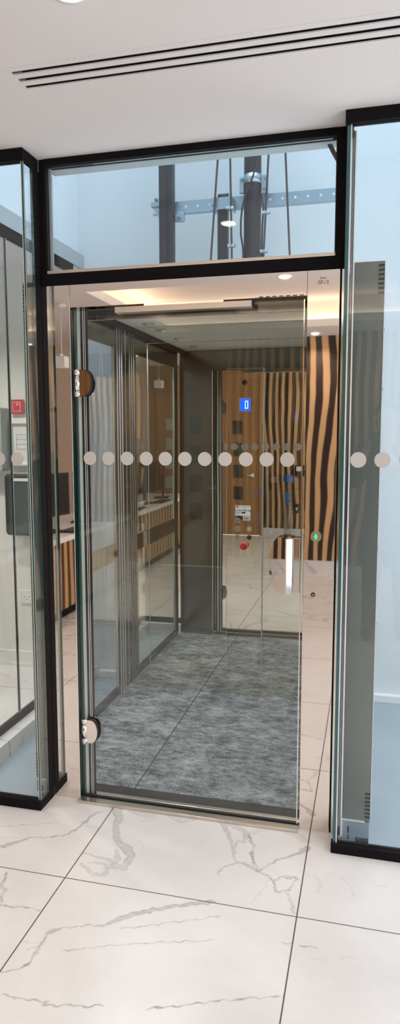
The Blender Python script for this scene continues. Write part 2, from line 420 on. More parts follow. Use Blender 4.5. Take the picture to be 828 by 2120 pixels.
def text(name, body, loc, size, mat, parent, face='-y', depth=0.0004, align='CENTER', sx=1.0):
    cu = bpy.data.curves.new(name, 'FONT'); cu.body = body; cu.size = size
    cu.align_x = align; cu.align_y = 'CENTER'; cu.extrude = depth
    tmp = bpy.data.objects.new(name, cu); COL.objects.link(tmp)
    dg = bpy.context.evaluated_depsgraph_get(); dg.update()
    me = bpy.data.meshes.new_from_object(tmp.evaluated_get(dg))
    bpy.data.objects.remove(tmp)
    rot = Matrix.Rotation(PI / 2, 4, 'X')
    me.transform(Matrix.Translation(Vector(loc)) @ rot @ Matrix.Diagonal((sx, 1, 1, 1)))
    me.materials.clear(); me.materials.append(mat)
    o = bpy.data.objects.new(name, me); COL.objects.link(o)
    put(o, parent)
    return o
VEINS = [
    (0.55, [(-1.295, -0.391, 0.0085), (-1.251, -0.355, 0.009), (-1.219, -0.322, 0.0065), (-1.209, -0.303, 0.003), (-1.148, -0.288, 0.0025), (-1.108, -0.268, 0.0025), (-1.078, -0.247, 0.004), (-1.062, -0.217, 0.0045), (-1.055, -0.188, 0.005), (-1.046, -0.148, 0.0045), (-1.042, -0.119, 0.0035), (-1.03, -0.08, 0.0025), (-0.977, -0.048, 0.0016)]),
    (0.3, [(-1.353, -0.263, 0.0016), (-1.251, -0.224, 0.0016), (-1.148, -0.184, 0.0016)]),
    (0.2, [(-1.046, -0.186, 0.0016), (-0.99, -0.175, 0.0016)]),
    (0.3, [(-1.315, -0.33, 0.0016), (-1.211, -0.3, 0.0016)]),
    (0.5, [(-1.184, -0.51, 0.004), (-1.173, -0.55, 0.004), (-1.165, -0.582, 0.0055), (-1.143, -0.597, 0.007), (-1.136, -0.627, 0.004), (-1.124, -0.654, 0.0025)]),
    (0.5, [(-1.124, -0.665, 0.003), (-1.079, -0.663, 0.003), (-1.032, -0.656, 0.0025), (-0.983, -0.656, 0.0016)]),
    (0.4, [(-0.968, -0.027, 0.021), (-0.932, -0.084, 0.0155), (-0.921, -0.151, 0.011), (-0.898, -0.212, 0.0105), (-0.871, -0.253, 0.0115), (-0.831, -0.28, 0.018), (-0.801, -0.311, 0.0135), (-0.802, -0.35, 0.0125)]),
    (0.32, [(-0.865, -0.298, 0.0055), (-0.837, -0.344, 0.01), (-0.848, -0.367, 0.01), (-0.872, -0.353, 0.0065), (-0.916, -0.355, 0.0045), (-0.958, -0.345, 0.004), (-0.976, -0.338, 0.004)]),
    (0.3, [(-0.955, -0.403, 0.004), (-0.922, -0.428, 0.009), (-0.888, -0.446, 0.0105), (-0.857, -0.444, 0.009), (-0.852, -0.416, 0.006), (-0.874, -0.388, 0.005), (-0.905, -0.384, 0.0045), (-0.93, -0.388, 0.004)]),
    (0.32, [(-0.854, -0.411, 0.005), (-0.841, -0.385, 0.015), (-0.804, -0.387, 0.0145), (-0.793, -0.353, 0.0085)]),
    (0.25, [(-0.926, -0.017, 0.009), (-0.869, -0.046, 0.016), (-0.818, -0.048, 0.0105), (-0.779, -0.009, 0.008)]),
    (0.22, [(-0.768, -0.014, 0.0105), (-0.717, -0.037, 0.0155), (-0.677, -0.055, 0.0155), (-0.629, -0.015, 0.0135), (-0.579, 0.023, 0.011)]),
    (0.55, [(-0.936, -0.823, 0.002), (-0.913, -0.791, 0.0025), (-0.915, -0.765, 0.0035), (-0.913, -0.744, 0.0045), (-0.902, -0.728, 0.006), (-0.881, -0.717, 0.0025), (-0.853, -0.701, 0.0016), (-0.806, -0.68, 0.0025), (-0.762, -0.672, 0.0035), (-0.744, -0.649, 0.007), (-0.724, -0.627, 0.0105), (-0.693, -0.603, 0.01), (-0.646, -0.573, 0.009), (-0.599, -0.545, 0.008), (-0.535, -0.517, 0.0075), (-0.463, -0.484, 0.007)]),
    (0.5, [(-0.976, -0.916, 0.002), (-0.939, -0.903, 0.0016), (-0.919, -0.883, 0.0025), (-0.911, -0.855, 0.0035), (-0.914, -0.821, 0.005), (-0.913, -0.791, 0.0035)]),
    (0.4, [(-0.913, -0.76, 0.0035), (-0.912, -0.731, 0.005), (-0.894, -0.724, 0.0035)]),
    (0.25, [(-0.974, -0.796, 0.0016), (-0.91, -0.782, 0.0016)]),
    (0.45, [(-0.708, -0.669, 0.0016), (-0.639, -0.643, 0.0016), (-0.572, -0.61, 0.002), (-0.502, -0.582, 0.0016), (-0.426, -0.542, 0.0016)]),
    (0.42, [(-0.841, -0.797, 0.0016), (-0.774, -0.774, 0.0016), (-0.697, -0.739, 0.0016), (-0.617, -0.71, 0.002), (-0.52, -0.682, 0.0016), (-0.411, -0.644, 0.0016)]),
    (0.55, [(-0.934, -0.989, 0.0016), (-0.88, -0.983, 0.002), (-0.83, -0.984, 0.003), (-0.797, -0.98, 0.003), (-0.805, -0.99, 0.002), (-0.757, -0.976, 0.0025), (-0.685, -0.966, 0.0025), (-0.65, -0.953, 0.0016)]),
    (0.55, [(-0.541, -0.938, 0.002), (-0.47, -0.907, 0.002), (-0.398, -0.879, 0.0016), (-0.325, -0.853, 0.0016), (-0.265, -0.826, 0.002), (-0.195, -0.807, 0.0016)]),
    (0.4, [(-0.223, -0.611, 0.0016), (-0.194, -0.607, 0.0016)]),
    (0.5, [(-0.174, -0.61, 0.002), (-0.143, -0.607, 0.0016), (-0.118, -0.604, 0.002)]),
    (0.42, [(-0.555, 0.004, 0.011), (-0.523, -0.034, 0.0125), (-0.497, -0.085, 0.0085), (-0.472, -0.137, 0.0055), (-0.453, -0.194, 0.0045), (-0.43, -0.262, 0.005), (-0.452, -0.29, 0.005), (-0.472, -0.309, 0.0035), (-0.472, -0.347, 0.0025)]),
    (0.35, [(-0.531, 0.003, 0.012), (-0.468, -0.044, 0.014), (-0.421, -0.076, 0.011), (-0.423, -0.134, 0.006), (-0.447, -0.137, 0.006), (-0.45, -0.193, 0.0045)]),
    (0.45, [(-0.419, -0.085, 0.006), (-0.385, -0.146, 0.0045), (-0.381, -0.206, 0.0045), (-0.365, -0.259, 0.0055), (-0.345, -0.294, 0.0055)]),
    (0.35, [(-0.429, -0.264, 0.0045), (-0.4, -0.263, 0.005), (-0.372, -0.278, 0.0055), (-0.345, -0.294, 0.007)]),
    (0.55, [(-0.346, -0.291, 0.004), (-0.323, -0.263, 0.003), (-0.296, -0.216, 0.004), (-0.265, -0.191, 0.0035), (-0.23, -0.162, 0.0045), (-0.191, -0.116, 0.0095)]),
    (0.42, [(-0.345, -0.296, 0.003), (-0.308, -0.306, 0.003), (-0.287, -0.332, 0.0035), (-0.268, -0.389, 0.0045), (-0.242, -0.375, 0.0025), (-0.22, -0.344, 0.004), (-0.215, -0.298, 0.0045), (-0.252, -0.294, 0.0025)]),
    (0.35, [(-0.286, -0.335, 0.003), (-0.267, -0.306, 0.003), (-0.234, -0.308, 0.0045)]),
    (0.3, [(-0.241, -0.382, 0.004), (-0.224, -0.397, 0.005), (-0.216, -0.434, 0.0045), (-0.2, -0.472, 0.0045)]),
    (0.16, [(-0.42, -0.082, 0.0095), (-0.342, -0.012, 0.013), (-0.266, -0.027, 0.017), (-0.199, -0.068, 0.0145)]),
    (0.15, [(-0.299, -0.312, 0.0016), (-0.314, -0.38, 0.0025), (-0.34, -0.461, 0.0016)]),
    (0.1, [(-0.797, -0.05, 0.026), (-0.823, -0.092, 0.0125)]),
    (0.15, [(-0.063, -0.255, 0.002), (-0.034, -0.297, 0.003), (-0.018, -0.345, 0.0025)]),
    (0.2, [(0.036, -0.261, 0.002), (0.083, -0.27, 0.002)]),
    (0.14, [(-0.139, -0.654, 0.002), (-0.071, -0.643, 0.0016), (-0.018, -0.618, 0.002)]),
    (0.12, [(-0.763, -0.272, 0.0025), (-0.779, -0.246, 0.0016), (-0.798, -0.219, 0.0025)]),
    (0.1, [(-0.168, 0.108, 0.0025), (-0.089, 0.024, 0.0025)]),
    (0.12, [(-0.157, -0.262, 0.0045), (-0.128, -0.321, 0.004), (-0.141, -0.362, 0.0025)]),
]

# ================================================================== STRUCTURE
ZC = 2.53            # hall ceiling
# ---- floor: marble tiles, veins placed by hand near the lift, procedural further away
def seg_vein(px, py, pts):
    best = np.full(px.shape, 9.0)
    for (x0, y0, w0), (x1, y1, w1) in zip(pts, pts[1:]):
        dx, dy = x1 - x0, y1 - y0; L = dx * dx + dy * dy + 1e-12
        t = np.clip(((px - x0) * dx + (py - y0) * dy) / L, 0, 1)
        d = np.hypot(px - (x0 + t * dx), py - (y0 + t * dy))
        w = np.maximum(w0 + t * (w1 - w0), 0.0016)
        best = np.minimum(best, d / w)
    return best

def wob(x, y, f, s):
    return (np.sin(x * f + s) * np.cos(y * f * 1.3 + s * 2) + 0.5 * np.sin(x * f * 2.3 + y * f * 1.9 + s * 3) + 0.35 * np.sin(y * f * 4.1 - x * f * 3.7 + s))

def make_floor():
    vs = []; fs = []; va = []
    def grid(x0, x1, y0, y1, st):
        nx = int(round((x1 - x0) / st)) + 1; ny = int(round((y1 - y0) / st)) + 1
        X, Y = np.meshgrid(np.linspace(x0, x1, nx), np.linspace(y0, y1, ny))
        wx = X + 0.0035 * wob(X, Y, 70, 1.0); wy = Y + 0.0035 * wob(X, Y, 60, 4.0)
        val = np.zeros_like(X)
        for k, (dark, pts) in enumerate(VEINS):
            q = seg_vein(wx, wy, pts)
            wide = max(p[2] for p in pts) > 0.008
            core = np.clip(1.25 - q, 0, 1)
            if wide:   # a cloudy vein: pale inside, darker along the rim
                v = dark * (0.62 * np.clip((1.25 - q) * 3, 0, 1) + 0.40 * np.exp(-((q - 0.95) / 0.22) ** 2))
            else:
                v = dark * np.clip((1.6 - q) * 1.2, 0, 1) * (0.85 + 0.4 * np.clip(wob(X, Y, 40, 2 + k), -1, 1))
            val = np.maximum(val, v)
        edge = np.minimum.reduce([X - x0, x1 - X, Y - y0])
        b = len(vs)
        for x, y, v in zip(X.ravel(), Y.ravel(), val.ravel()):
            vs.append((x, y, 0.0)); va.append((float(v), 0.0))
        for j in range(ny - 1):
            o = b + j * nx
            fs.extend((o + i, o + i + 1, o + i + 1 + nx, o + i + nx) for i in range(nx - 1))
    def quad(x0, x1, y0, y1):
        b = len(vs)
        for x, y in ((x0, y0), (x1, y0), (x1, y1), (x0, y1)):
            vs.append((x, y, 0.0)); va.append((0.0, 1.0))
        fs.append((b, b + 1, b + 2, b + 3))
    grid(-1.65, 0.35, -1.35, -0.10, 0.0033)
    grid(-1.262, -0.086, -0.10, 0.01, 0.0033)
    quad(-5, -1.65, -5, -0.10); quad(-1.65, 0.35, -5, -1.35); quad(0.35, 2.6, -5, -0.10)
    quad(-5, -1.775, -0.10, 1.46)
    me = bpy.data.meshes.new('floor'); me.from_pydata(vs, [], fs); me.update()
    ca = me.color_attributes.new('vein', 'FLOAT_COLOR', 'POINT')
    buf = np.zeros((len(vs), 4), dtype=np.float32); a = np.array(va); buf[:, 0] = a[:, 0]; buf[:, 1] = a[:, 1]; buf[:, 3] = 1
    ca.data.foreach_set('color', buf.ravel())
    me.materials.append(MARBLE)
    o = bpy.data.objects.new('floor', me); COL.objects.link(o); o['kind'] = 'structure'
make_floor()

# ---- ceiling with a slot for the air diffuser and a raised tray with hidden cove light
m = MB()
T = 2.60
for x0, x1, y0, y1 in ((-5, 2.6, -0.485, -0.11), (-5, -1.04, -0.625, -0.485), (1.0, 2.6, -0.625, -0.485),
                       (-5, 2.6, -2.3, -0.625), (-5, -2.05, -4.35, -2.3), (1.7, 2.6, -4.35, -2.3), (-5, 2.6, -5.0, -4.35),
                       (-5, -1.80, -0.11, 1.46), (-1.262, -0.086, -0.11, 0.0)):
    m.box(x0, x1, y0, y1, ZC, T)
m.box(-2.25, 1.9, -4.55, -2.1, 2.80, 2.86)
m.box(-2.31, -2.25, -4.61, -2.04, T, 2.86).box(1.9, 1.96, -4.61, -2.04, T, 2.86)
m.box(-2.25, 1.9, -4.61, -4.55, T, 2.86).box(-2.25, 1.9, -2.1, -2.04, T, 2.86)
struct('ceiling', m, CEIL)
m = MB()
m.box(-2.24, -2.20, -4.5, -2.15, 2.602, 2.625).box(1.85, 1.89, -4.5, -2.15, 2.602, 2.625)
m.box(-2.15, 1.8, -4.54, -4.50, 2.602, 2.625).box(-2.15, 1.8, -2.15, -2.11, 2.602, 2.625)
cv = m.build('cove_light', COVE)
tag(cv, 'warm white cove light strip hidden around the raised ceiling tray', 'light')

# ---- shaft
struct('wall_back', MB().box(-1.86, 1.2, 1.62, 1.72, -0.08, 7.3), SHAFTW)
struct('wall_left', MB().box(-1.86, -1.80, -0.11, 1.62, 2.60, 7.3).box(-1.86, -1.775, 1.46, 1.62, -0.08, 2.6), SHAFTW)
struct('wall_right', MB().box(1.1, 1.2, -0.09, 1.62, -0.08, 7.3), SHAFTW)
struct('wall_front', MB().box(-1.86, 1.2, -0.17, -0.11, 2.60, 7.3), SHAFTW)
struct('wall_lintel', MB().box(-1.245, -0.09, 0.05, 0.13, 2.515, 2.62), LINTEL)
struct('ceiling_shaft', MB().box(-1.9, 1.25, -0.2, 1.75, 7.3, 7.36), WHITE)
struct('floor_pit', MB().box(-1.72, 1.1, -0.05, 1.62, -0.12, -0.08), PIT)
struct('trim_1', MB().box(-1.765, -1.70, -0.05, 1.57, -0.12, 0.0), MARBLE2)
struct('trim_2', MB().box(-1.765, -1.262, -0.098, -0.045, -0.12, 0.004).box(-0.086, 1.1, -0.098, -0.045, -0.12, 0.004), SILL)
struct('trim_3', MB().box(-1.70, 1.1, 1.575, 1.62, -0.08, -0.035, bev=0.004), SILL)
struct('trim_4', MB().box(-1.80, -1.762, -0.11, 1.62, 2.515, 2.60), LINTEL)

# ---- hall
struct('wall_hall_back', MB().box(-5.0, -1.86, 1.46, 1.56, 0, ZC), HALLW)
struct('baseboard_back', MB().box(-4.98, -1.80, 1.445, 1.46, 0, 0.10, bev=0.002), WHITE)
struct('wall_hall_left', MB().box(-5.1, -5.0, -5.0, 1.56, 0, ZC), BEIGE)
struct('wall_hall_front', MB().box(-1.553, 2.6, -5.1, -5.0, 0, ZC), ZEBRA)
struct('wall_panelling_front', MB().box(-3.30, -3.22, -5.1, -5.0, 0, ZC).box(-2.60, -2.40, -5.1, -5.0, 0, ZC).box(-1.60, -1.553, -5.1, -5.0, 0, ZC)
       .box(-3.22, -2.60, -5.1, -5.0, 2.36, ZC).box(-2.40, -1.60, -5.1, -5.0, 2.40, ZC), WOOD)
struct('wall_beige_front', MB().box(-5.0, -3.30, -5.1, -5.0, 0, ZC), BEIGE)
struct('baseboard_front', MB().box(-1.553, 2.6, -5.0, -4.985, 0, 0.13), MARBLE2)
struct('wall_hall_right', MB().box(2.6, 2.7, -5.0, -4.5, 0, ZC).box(2.6, 2.7, -0.7, -0.1, 0, ZC).box(2.6, 2.7, -4.5, -0.7, 2.42, ZC).box(2.6, 2.7, -4.5, -0.7, 0, 0.15), WHITE)
struct('wall_hall_right_return', MB().box(1.2, 2.7, -0.1, 0.0, 0, ZC), WHITE)

def leaf_door(name, x0, x1, ztop, wins, glassmat, hx):
    d = struct(name, MB().box(x0, x1, -5.06, -5.01, 0.005, ztop, bev=0.002), WOOD)
    for (wx0, wx1, wz0, wz1) in wins:
        MB().box(wx0, wx1, -5.012, -5.004, wz0, wz1).build('vision_pane', glassmat, d)
    h = MB().cyl((hx, -5.01, 0.90), (hx, -4.955, 0.90), 0.010).cyl((hx - 0.005, -4.958, 0.90), (hx - 0.115, -4.958, 0.90), 0.009)
    h.cyl((hx, -5.01, 0.90), (hx, -5.0, 0.90), 0.026)
    h.build('door_handle', CHROME, d)
    return d
PANE = pm('dark_vision_pane', (0.04, 0.042, 0.038), 0.12)
PANE2 = pm('pale_vision_pane', (0.50, 0.50, 0.42), 0.3)
leaf_door('door_1', -2.397, -1.603, 2.397, [(-1.99, -1.85, z, z + 0.19) for z in (1.50, 1.18, 0.86, 0.54)], PANE, -1.70)
leaf_door('door_2', -3.217, -2.603, 2.357, [(-3.05, -2.89, z, z + 0.17) for z in (1.56, 1.27, 0.98, 0.69)], PANE2, -2.70)

# ---- downlights
def downlight(x, y, lbl, en=31, r=0.042):
    t = thing('downlight', lbl, 'light', (x, y, ZC), 'recessed ceiling downlights')
    MB().lathe((x, y, ZC), [(r * 0.86, -0.0005), (r * 0.9, -0.004), (r * 1.22, -0.003), (r * 1.25, 0.0)]).build('trim_ring', WHITE, t)
    MB().lathe((x, y, ZC), [(r * 0.85, -0.0045), (r * 0.6, -0.010), (0.004, -0.013)]).build('lens', LAMP, t)
    l = bpy.data.lights.new('downlight_beam', 'SPOT'); l.energy = en; l.spot_size = math.radians(128); l.spot_blend = 0.7
    l.shadow_soft_size = 0.04; l.color = (1.0, 0.92, 0.84)
    o = bpy.data.objects.new('downlight_beam', l); COL.objects.link(o); o.parent = t; o.location = (0, 0, -0.025)
    return t
downlight(-0.712, -0.90, 'round ceiling downlight nearest the lift, above the air slots in the photo')
downlight(-0.585, -2.18, 'ceiling downlight just before the raised tray, reflected in the lift door header')
downlight(-0.60, -4.80, 'ceiling downlight in front of the striped wood wall')
downlight(-2.67, -2.85, 'ceiling downlight above the reception desk')
downlight(0.9, -1.5, 'ceiling downlight right of the air diffuser')
downlight(1.3, -4.80, 'ceiling downlight at the right end of the striped wood wall')
downlight(-2.5, -0.75, 'ceiling downlight left of the lift, before the left glass screen')
downlight(-3.4, 0.5, 'ceiling downlight in the side area left of the shaft', 90)
downlight(-2.35, 0.62, 'added unseen ceiling downlight that brightens the area by the glazed shaft side', 70)  # unseen lamp added to lighten the side area behind the glass

# ---- slot diffuser
t = thing('slot_diffuser', 'white three-slot linear air diffuser in the ceiling with black slots', 'air vent', (-1.03, -0.555, ZC))
m = MB()
m.box(-1.04, 1.0, -0.625, -0.485, 2.575, 2.598)
m.box(-1.04, 1.0, -0.625, -0.622, ZC, 2.575).box(-1.04, 1.0, -0.488, -0.485, ZC, 2.575)
m.build('plenum', BLACK, t)
m = MB()
for y0, y1 in ((-0.625, -0.6025), (-0.5855, -0.5620), (-0.5440, -0.5205), (-0.5035, -0.485)):
    m.box(-1.040, 1.000, y0, y1, ZC - 0.001, ZC + 0.0025)
for x in (-1.040, 0.990):
    m.box(x, x + 0.010, -0.6025, -0.5035, ZC - 0.0008, ZC + 0.0025)
m.build('slot_bars', CEIL, t)
for yc in (-0.594, -0.553, -0.512):
    MB().box(-1.028, 0.965, yc + 0.001, yc + 0.0025, ZC + 0.003, ZC + 0.010).build('air_blade', DARKSTEEL, t)

# ================================================================== BLACK GLAZING FRAME OVER THE DOOR
t = thing('transom_frame', 'black steel frame with posts and a crossbar holding the glass above the lift door', 'frame', (-0.69, 0.02, 0))
MB().box(-1.264, -1.2505, -0.045, 0.045, 0.038, 2.487, bev=0.001).box(-1.2505, -1.228, 0.0, 0.045, 2.07, ZC).build('post', BLACK, t)
MB().box(-0.140, -0.106, -0.002, 0.045, 2.066, ZC, bev=0.001).box(-0.1215, -0.1175, 0.004, 0.045, 0, 2.066).build('post', BLACK, t)
MB().box(-1.228, -0.140, -0.004, 0.045, 2.505, ZC, bev=0.001).build('top_rail', BLACK, t)
MB().box(-1.2465, -0.1225, -0.008, 0.045, 2.0685, 2.110, bev=0.001).build('crossbar', BLACK, t)
MB().box(-1.226, -0.142, 0.003, 0.042, 2.1105, 2.124, bev=0.001).build('sill_strip', BRUSH, t, 'pale polished strip along the foot of the glass')
MB().box(-1.227, -0.141, 0.018, 0.028, 2.118, 2.504).build('glass_pane', GLASS, t)
for x in (-1.227, -0.1445): MB().box(x, x + 0.0035, 0.010, 0.018, 2.124, 2.504).build('gasket', RUBBER, t)
MB().box(-1.2235, -1.213, 0.029, 0.040, 2.124, 2.504).build('inner_bead', LINTEL, t)

# ================================================================== STEEL PORTAL
t = thing('lift_portal', 'mirror-polished steel portal around the lift door with call button', 'door frame', (-0.69, 0.06, 0))
jl = MB().box(-1.2498, -1.1345, 0.0, 0.13, 0.0, 2.067, bev=0.0012).build('jamb', PORTAL, t)
jr = MB().box(-0.2345, -0.123, 0.0, 0.13, 0.0, 2.067, bev=0.0012).build('jamb', PORTAL, t)
MB().box(-1.1335, -0.2355, 0.0, 0.06, 1.982, 2.067, bev=0.0012).build('header', PORTAL, t)
MB().box(-1.1335, -0.2355, 0.06, 0.13, 1.990, 2.067).build('header_recess', RUBBER, t)
MB().box(-0.1165, -0.1065, 0.002, 0.03, 0, 2.067, bev=0.001).build('edge_strip', STEEL, t)
m = MB().box(-1.1335, -0.2355, -0.030, 0.005, 0.0005, 0.012, bev=0.0015)
m.build('threshold', BRUSH, t)
MB().box(-1.1335, -0.2355, 0.006, 0.036, 0.0005, 0.006).build('threshold_groove', RUBBER, t)
# call button
bc = (-0.190, 0.0, 1.131)
cb = MB().cyl((bc[0], 0.001, bc[2]), (bc[0], -0.004, bc[2]), 0.0200, 40).build('call_button', BRUSH, t, 'round lift call button with green arrows')
MB().cyl((bc[0], -0.004, bc[2]), (bc[0], -0.0052, bc[2]), 0.0165, 40).build('button_cap', BRUSH, cb)
m = MB()
for s in (1, -1):
    z = bc[2] + s * 0.0012
    o_ = [(bc[0] - 0.0058, z), (bc[0] + 0.0058, z), (bc[0], z + s * 0.0105)]
    m.prism(o_, 'y', -0.0054, -0.0060, 0)
m.build('arrow_light', GREEN, cb)
m = MB()
for s in (1, -1):
    z = bc[2] + s * 0.0030
    m.prism([(bc[0] - 0.0022, z), (bc[0] + 0.0022, z), (bc[0], z + s * 0.0042)], 'y', -0.0061, -0.0064, 0)
m.build('arrow_core', INK, cb)
kb = MB().cyl((-0.197, 0.001, 0.916), (-0.197, -0.003, 0.916), 0.0078, 28).build('key_switch', RUBBER, t)
MB().cyl((-0.1965, -0.003, 0.916), (-0.1965, -0.0045, 0.916), 0.0035, 16).build('key_slot', BRUSH, kb)
text('door_sign_small', 'Door', (-0.180, -0.0006, 2.039), 0.0105, INK, t)
text('door_sign', 'GF-13', (-0.180, -0.0006, 2.024), 0.0175, INK, t, sx=0.85)
for nm, x0, x1, mt, yy in (('glass_edge', -1.1330, -1.1200, EDGEDARK, 0.030), ('pale_glass_strip', -1.1195, -1.1070, EDGEPALE, 0.030), ('seal_strip', -1.1065, -1.0972, RUBBER, 0.032),
                   ('bead_strip', -1.0970, -1.0938, SILL, 0.032), ('seal_strip', -1.0936, -1.0895, RUBBER, 0.032), ('bead_strip', -1.0893, -1.0868, SILL, 0.032), ('seal_strip', -1.0866, -1.0800, RUBBER, 0.032)):
    MB().box(x0, x1, yy, yy + 0.010, 0.0065, 1.981).build(nm, mt, t)
MB().box(-1.1352, -1.1334, -0.0010, -0.0002, 0.0, 1.982).build('jamb_corner_highlight', SILL, t)  # white strip paints in the highlight on the jamb's inner corner
# overhead closer
c_ = MB().box(-0.936, -0.421, -0.042, -0.002, 1.9465, 1.968, bev=0.001).build('door_closer', BRUSH, t, 'long pale metal closer housing above the door glass')
MB().box(-0.83, -0.53, -0.020, -0.002, 1.9685, 1.981, bev=0.001).build('closer_arm', STEEL, c_)
MB().box(-0.424, -0.420, -0.043, -0.003, 1.946, 1.9685).build('end_cap', RUBBER, c_)
m = MB()
for k in range(7):
    m.box(-0.405 + k * 0.024, -0.390 + k * 0.024, -0.0005, 0.004, 1.9835, 1.9865)
m.build('slot_row', RUBBER, t)

# ================================================================== GLASS DOOR
t = thing('glass_door', 'frameless glass lift door with a row of frosted dots', 'door', (-1.12, 0.02, 0.014))
pane = MB().box(-1.118, -0.246, 0.012, 0.022, 0.016, 1.972, faces={'x0': 1, 'x1': 1, 'z0': 1, 'z1': 1}).build('glass_pane', [DOORGLASS, EDGEDARK], t)
for x in (-1.068, -0.991, -0.914, -0.837, -0.761, -0.684, -0.607, -0.529, -0.451, -0.374, -0.298):
    MB().cyl((x, 0.0118, 1.408), (x, 0.0112, 1.408), 0.0262, 48).build('frosted_dot', DOT, t)
# bottom and edge seals
MB().box(-1.117, -0.247, 0.010, 0.024, 0.012, 0.017).build('bottom_seal', RUBBER, t)
MB().box(-0.2468, -0.2425, 0.008, 0.026, 0.016, 1.972).build('edge_seal', STEEL, t)
# the fixed strip and seals on the hinge side
def hinge(z):
    h = MB()
    pts = [(-1.098, z - 0.050), (-1.078, z - 0.050)]
    for i in range(1, 16):
        a = -PI / 2 + PI * i / 16
        pts.append((-1.078 + 0.030 * math.cos(a), z + 0.050 * math.sin(a)))
    pts += [(-1.078, z + 0.050), (-1.098, z + 0.050)]
    o = h.prism(pts, 'y', -0.004, 0.0112).build('hinge', RUBBER, t)
    pts2 = [(-1.098 + (x + 1.098) * 0.93, z + (zz - z) * 0.965) for x, zz in pts]
    MB().prism(pts2, 'y', -0.0075, -0.0042).build('hinge_plate', PORTAL, o)
    MB().prism(pts, 'y', 0.0225, 0.032).build('hinge_back_plate', STEEL, o)
    k = MB().cyl((-1.108, -0.004, z - 0.052), (-1.108, -0.004, z - 0.030), 0.0115, 24)
    k.cyl((-1.108, -0.004, z - 0.0285), (-1.108, -0.004, z + 0.0285), 0.0105, 24).cyl((-1.108, -0.004, z + 0.030), (-1.108, -0.004, z + 0.052), 0.0115, 24)
    k.build('hinge_barrel', CHROME, o)
hinge(1.697); hinge(0.299)
# handle: D shaped plate with an upright pull
pts = [(-0.246, 0.9175), (-0.325, 0.9175)]
for i in range(1, 20):
    a = -PI / 2 - PI * i / 20
    pts.append((-0.322 + 0.037 * math.cos(a), 1.021 + 0.1035 * (1 if True else 1) * math.sin(a) * (1.0 if abs(math.sin(a)) > 2 else 1.0)))
pts += [(-0.325, 1.1245), (-0.246, 1.1245)]
h = MB().prism(pts, 'y', -0.002, 0.0118).build('handle', PORTAL, t, 'mirror-polished D-shaped handle plate')
g = MB()
g.prism([(-0.296, -0.0025), (-0.296, -0.036), (-0.291, -0.040), (-0.272, -0.029), (-0.272, -0.0025)], 'z', 0.919, 1.123)
g.build('pull_bar', CHROME, h)
MB().box(-0.2715, -0.247, -0.008, -0.0025, 0.919, 1.123, bev=0.0008).build('flank_plate', STEEL, h)
MB().prism(pts, 'y', 0.0225, 0.034).build('handle_back_plate', STEEL, h)

# ================================================================== GLASS SCREENS EITHER SIDE
def screen_left():
    t = thing('glass_screen', 'clear glass shaft screen left of the lift door with black rails and two frosted dots', 'glass screen', (-1.5, -0.105, 0))
    MB().box(-1.775, -1.2505, -0.125, -0.088, 0.0005, 0.038, bev=0.001).box(-1.2645, -1.2505, -0.088, -0.001, 0.0005, 0.038).build('bottom_rail', BLACK, t)
    MB().box(-1.775, -1.2505, -0.125, -0.088, 2.487, ZC - 0.001, bev=0.001).box(-1.2645, -1.2505, -0.088, -0.001, 2.487, ZC - 0.001).build('top_rail', BLACK, t)
    MB().box(-1.765, -1.2650, -0.111, -0.101, 0.038, 2.487, faces={'x1': 1}).build('front_pane', [GLASS, EDGEDARK], t)
    MB().box(-1.2620, -1.2520, -0.112, -0.0455, 0.038, 2.487, faces={'y0': 1, 'y1': 1}).build('side_pane', [GLASS, EDGEDARK], t)
    MB().box(-1.2648, -1.2622, -0.1125, -0.101, 0.038, 2.487).box(-1.2555, -1.2535, -0.1128, -0.1122, 0.038, 2.487).build('corner_bead', EDGEPALE, t)
    for x in (-1.391, -1.314):
        MB().cyl((x, -0.1114, 1.408), (x, -0.1120, 1.408), 0.0262, 48).build('frosted_dot', DOT, t)
screen_left()
def screen_right():
    t = thing('glass_screen', 'clear glass shaft screen right of the lift door with teal edge and black rails', 'glass screen', (0.4, -0.105, 0))
    MB().box(-0.1095, 1.1, -0.125, -0.088, 0.0005, 0.034, bev=0.001).box(-0.1035, -0.0865, -0.088, 0.0, 0.0005, 0.034).build('bottom_rail', BLACK, t)
    MB().box(-0.1095, 1.1, -0.125, -0.088, 2.489, ZC - 0.001, bev=0.001).box(-0.1035, -0.0865, -0.088, 0.0, 2.489, ZC - 0.001).build('top_rail', BLACK, t)
    MB().box(-0.0885, 1.09, -0.111, -0.101, 0.034, 2.489, faces={'x0': 1}).build('front_pane', [GLASS, EDGEDARK], t)
    MB().box(-0.1040, -0.0925, -0.112, 0.0, 0.034, 2.489, faces={'y0': 1}).build('side_pane', [GLASS, EDGE], t, 'side pane with a thick teal edge')
    for x in [-0.045 + 0.0785 * k for k in range(14)]:
        MB().cyl((x, -0.1114, 1.413), (x, -0.1120, 1.413), 0.0262, 40).build('frosted_dot', DOT, t)
    MB().box(-0.0924, -0.0890, -0.1115, -0.090, 0.034, 2.489).build('silicone_bead', SILL, t)
    MB().box(-0.0885, -0.0790, -0.060, 0.070, 0.0345, 2.4885, bev=0.001).build('inner_post', DARKSTEEL, t)
    MB().box(-0.0860, -0.0815, -0.0635, -0.0605, 0.0345, 2.4885).build('post_face', CARSTEEL, t)
    MB().box(-0.0788, -0.0745, -0.062, -0.040, 0.0345, 2.4885).build('post_bead', SILL, t)
screen_right()

